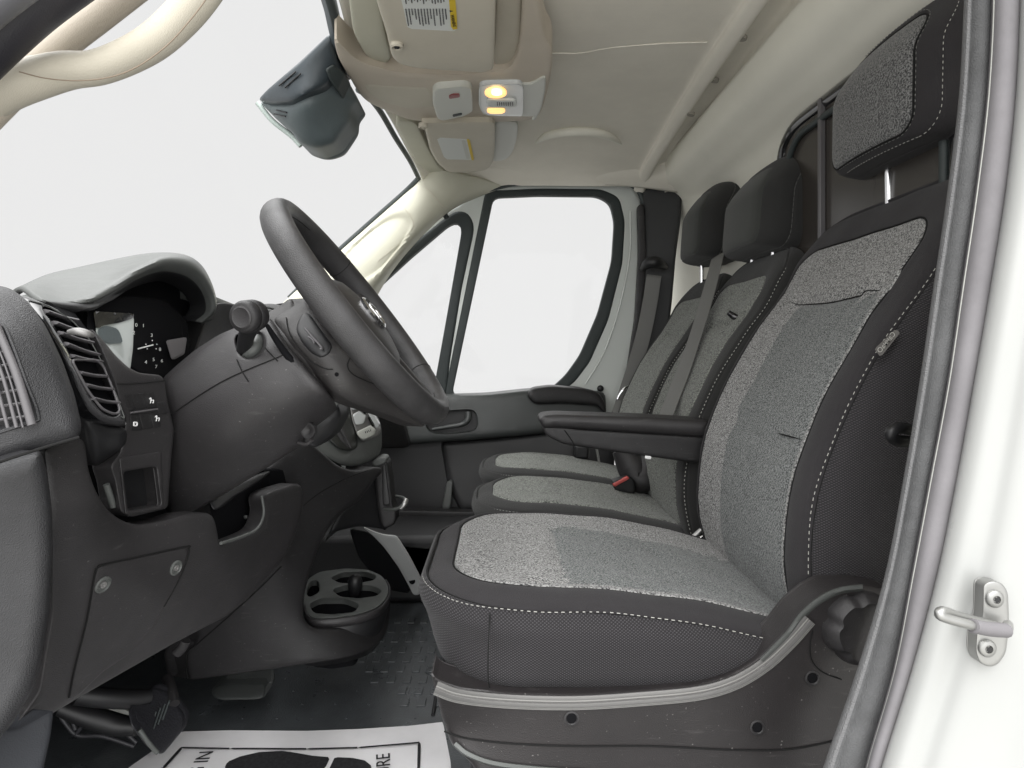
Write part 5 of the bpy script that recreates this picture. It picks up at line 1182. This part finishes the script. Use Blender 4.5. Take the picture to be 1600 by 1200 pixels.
# grey painted brace low on the passenger side
br = panel('floor_brace', [(566, 823), (584, 831), (600, 836), (617, 837), (622, 841), (640, 870), (657, 903), (656, 930), (646, 930), (637, 912), (622, 885), (600, 855), (582, 836)], depthf([(566, 823, 1.74), (622, 841, 1.78), (650, 925, 1.90)]), M['brace'], None, thick=.006, r=.001, step=5, rc=5)
tag(br, 'light grey painted metal brace with a round hole in the passenger footwell', 'brace')
lathe('brace_hole', P(644, 908, 1.875), (0, -1, 0), [(.009, 0), (.0088, .001), (.001, .0012)], M['void'], br, seg=18)
bo = panel('brace_backing', [(545, 825), (575, 830), (605, 858), (632, 900), (642, 928), (600, 920), (560, 870)], depthf([(566, 823, 1.78), (622, 841, 1.80), (650, 925, 1.94)]), M['black'], None, thick=.03, r=.006, step=8)
tag(bo, 'curved black plastic cover beside the grey floor brace', 'cover')
fw = panel('footwell_cover', [(610, 850), (700, 858), (760, 862), (760, 940), (660, 945), (640, 900)], 2.0, mat('footwell_plastic', (.018, .018, .019), .5), None, thick=.05, r=.004, step=14)
tag(fw, 'flat black cover behind the floor brace below the bench', 'cover')

#=====================================================================================  FLOOR THINGS
mt = empty('floor_mat', (-.2, 1.5, .004), 'black rubber floor mat with moulded pads in front of the driver seat', 'floor mat')
parts = []
for r_, (y, n, x0) in enumerate(((1.42, 3, -.20), (1.47, 4, -.23), (1.52, 5, -.28), (1.57, 6, -.32), (1.62, 6, -.33), (1.67, 6, -.33), (1.73, 6, -.34), (1.79, 6, -.34), (1.85, 6, -.35))):
    for i in range(n):
        parts.append(box('x', (x0+i*.036+(r_ % 2)*.018, y, .009), (.018, .030, .004), None, raw=True))
V, Fc = join(parts)
parts = [(V, Fc)]+[lathe('x', (-.52+.07*i+.035*(j % 2), 1.36+.055*j, .008), (0, 0, 1), [(.003, 0), (.002, .0015), (.0005, .002)], None, seg=8, raw=True) for i in range(6) for j in range(8)]
put('mat_sheet', *join(parts+[box('x', (-.24, 1.43, .004), (1.0, 1.10, .008), None, raw=True)]), mats=M['floor'], parent=mt, bevel=.0012)
lathe('mat_anchor', (-.155, 1.56, .008), (0, 0, 1), [(.017, 0), (.016, .003), (.012, .003), (.010, .001), (.006, .001), (.004, .004), (.0005, .004)], M['floor'], mt, seg=22)
tube('mat_edge', [(-.135, 1.37, .010), (-.135, 1.5, .010), (-.13, 1.75, .010), (-.12, 1.95, .010)], .004, M['black'], mt, seg=8)
# paper mat
zp = -.738
pa = empty('paper_mat', Q(450, 1180, zp), 'white paper floor mat with a printed shoe sole and border', 'paper mat')
def PQ(a, b, up=0): return Q(a, b, zp+up)
def sheet(name, pts, up, m, parent, th=.0004, wav=True, sub=1):
    R = resample(roundpoly(pts, 2), 12)
    V = []
    return panel(name, pts, lambda p, q: (zp+up+(.0025*math.sin(p*.035)*math.sin(q*.05+1) if wav else 0))*F/(CY-q), m, parent, thick=th, r=0, step=10, rc=1.5, dir=(0, 0, -1))
sheet('paper_sheet', [(284, 1143), (360, 1141), (480, 1142), (560, 1139), (640, 1134), (692, 1128), (704, 1190), (712, 1320), (560, 1330), (130, 1330), (100, 1300), (150, 1250), (200, 1200), (240, 1172)], 0, M['paper'], pa, th=.0006)
def inkline(pts, w=2.2):
    S = np.array(pts, float)
    out = []
    for i in range(len(S)-1):
        d = S[i+1]-S[i]; d /= np.linalg.norm(d); n_ = np.array([-d[1], d[0]])*w/2
        a = S[i]-d*w*.4; b = S[i+1]+d*w*.4; out.append([tuple(a+n_), tuple(b+n_), tuple(b-n_), tuple(a-n_)])
    return out
for q in inkline([(205, 1256), (255, 1200), (284, 1168)], 4)+inkline([(282, 1168), (360, 1169.5), (480, 1170), (560, 1168), (656, 1160)], 2.4)+inkline([(655, 1160), (654, 1200), (652, 1280)], 4.5):
    sheet('border_line', q, .0034, M['ink'], pa, th=.0002)
sheet('shoe_sole', [(351, 1197), (356, 1190), (375, 1182), (405, 1175), (440, 1173), (455, 1175), (490, 1181), (516, 1183), (508, 1200), (480, 1215), (430, 1225), (380, 1222), (355, 1210)], .0018, M['ink'], pa, th=.0002)
sheet('shoe_heel', [(523, 1183), (550, 1184), (570, 1188), (580, 1196), (582, 1210), (570, 1222), (530, 1226), (508, 1222), (514, 1202)], .0018, M['ink'], pa, th=.0002)
text('mat_lettering', 'G IN', .036, frame_mat(PQ(314, 1192, .003), PQ(322, 1178)-PQ(306, 1206), PQ(300, 1190)-PQ(330, 1190)), M['ink'], pa)
text('mat_lettering', 'URE', .036, frame_mat(PQ(600, 1194, .003), PQ(600, 1178)-PQ(601, 1210), PQ(580, 1194)-PQ(620, 1194)), M['ink'], pa)
# pedals
pe = empty('brake_pedal', P(240, 1120, 1.15), 'black clutch or brake pedal with ribbed pad above the paper mat', 'pedal')
pf = depthf([(200, 1110, 1.12), (285, 1100, 1.22), (250, 1175, 1.14), (200, 1130, 1.10)])
panel('pedal_pad', [(200, 1110), (215, 1090), (240, 1072), (262, 1080), (290, 1118), (286, 1140), (255, 1178), (245, 1178), (228, 1165), (205, 1135)], pf, mat('pedal_rubber', (.022, .022, .026), .5, grain=.5, gscale=250), pe, thick=.015, r=.006, step=6, rc=6)
for i in range(4):
    tube('pad_rib', [P(233+i*7, 1128-i*7+18, pf(240, 1130)-.006), P(244+i*7, 1112-i*6, pf(245, 1110)-.004)], .0016, M['seal'], pe, seg=6, n=1)
tube('pedal_arm', PP([(120, 1085, 1.10), (160, 1090, 1.12), (205, 1092, 1.15), (235, 1088, 1.17)]), [.016, .016, .016, .012], M['black'], pe, seg=12)
tube('pedal_edge', PP([(218, 1140, 1.11), (232, 1160, 1.115), (246, 1176, 1.125)]), .004, M['dashtop'], pe, seg=8)
tube('pedal_arm', PP([(95, 1105, 1.14), (140, 1120, 1.15), (180, 1132, 1.16), (215, 1136, 1.16)]), [.014, .018, .018, .014], M['black'], pe, seg=12)
lp_ = empty('pedal_bracket', P(150, 1140, 1.25), 'black webbed pedal bracket beneath the knee panel', 'bracket')
for a in ([(95, 1120, 1.2), (120, 1148, 1.2), (160, 1150, 1.2), (210, 1166, 1.2)], [(110, 1115, 1.2), (118, 1140, 1.2)], [(118, 1148, 1.2), (140, 1125, 1.2), (165, 1148, 1.2)], [(165, 1148, 1.2), (190, 1142, 1.2), (214, 1160, 1.2)]):
    tube('web_rib', PP(a), .004, mat('bracket_plastic', (.03, .03, .034), .45), lp_, seg=8)
cpx = panel('light_patch', [(132, 1092), (160, 1100), (185, 1104), (206, 1114), (208, 1120), (180, 1118), (150, 1108)], 1.30, M['light'], lp_, thick=.004, r=.001, step=6)
cpx.name = 'pale_plate'  # thin pale grey plate on the bracket
fr_ = panel('foot_rest', [(330, 1075), (345, 1068), (414, 1066), (415, 1090), (400, 1093), (345, 1094), (332, 1088)], depthf([(330, 1090, 1.345), (414, 1090, 1.35), (370, 1066, 1.40)]), M['drail'], None, thick=.06, r=.006, step=6)
tag(fr_, 'small black block on the floor under the centre console', 'foot rest')
ac = tube('accelerator_link', PP([(262, 1060, 1.25), (268, 1080, 1.22), (272, 1100, 1.2)]), .010, M['dash2'], None, seg=10)
tag(ac, 'short grey rod above the pedal in the dark footwell', 'rod')
cb = tube('steering_shaft_sleeve', PP([(290, 1000, 1.15), (284, 1012, 1.15), (276, 1020, 1.15)]), .009, M['dash2'], None, seg=12)
tag(cb, 'short grey sleeve showing in the slot beside the knee panel', 'sleeve')
# side walls that close the cab (far side lower body, footwell)
put('side_body', *box('x', (-.75, 2.52, .2), (1.2, .06, .4), None, raw=True), mats=M['paintD'], bevel=.01)
tag(bpy.data.objects['side_body'], 'white painted body side ahead of the passenger door', 'body panel')
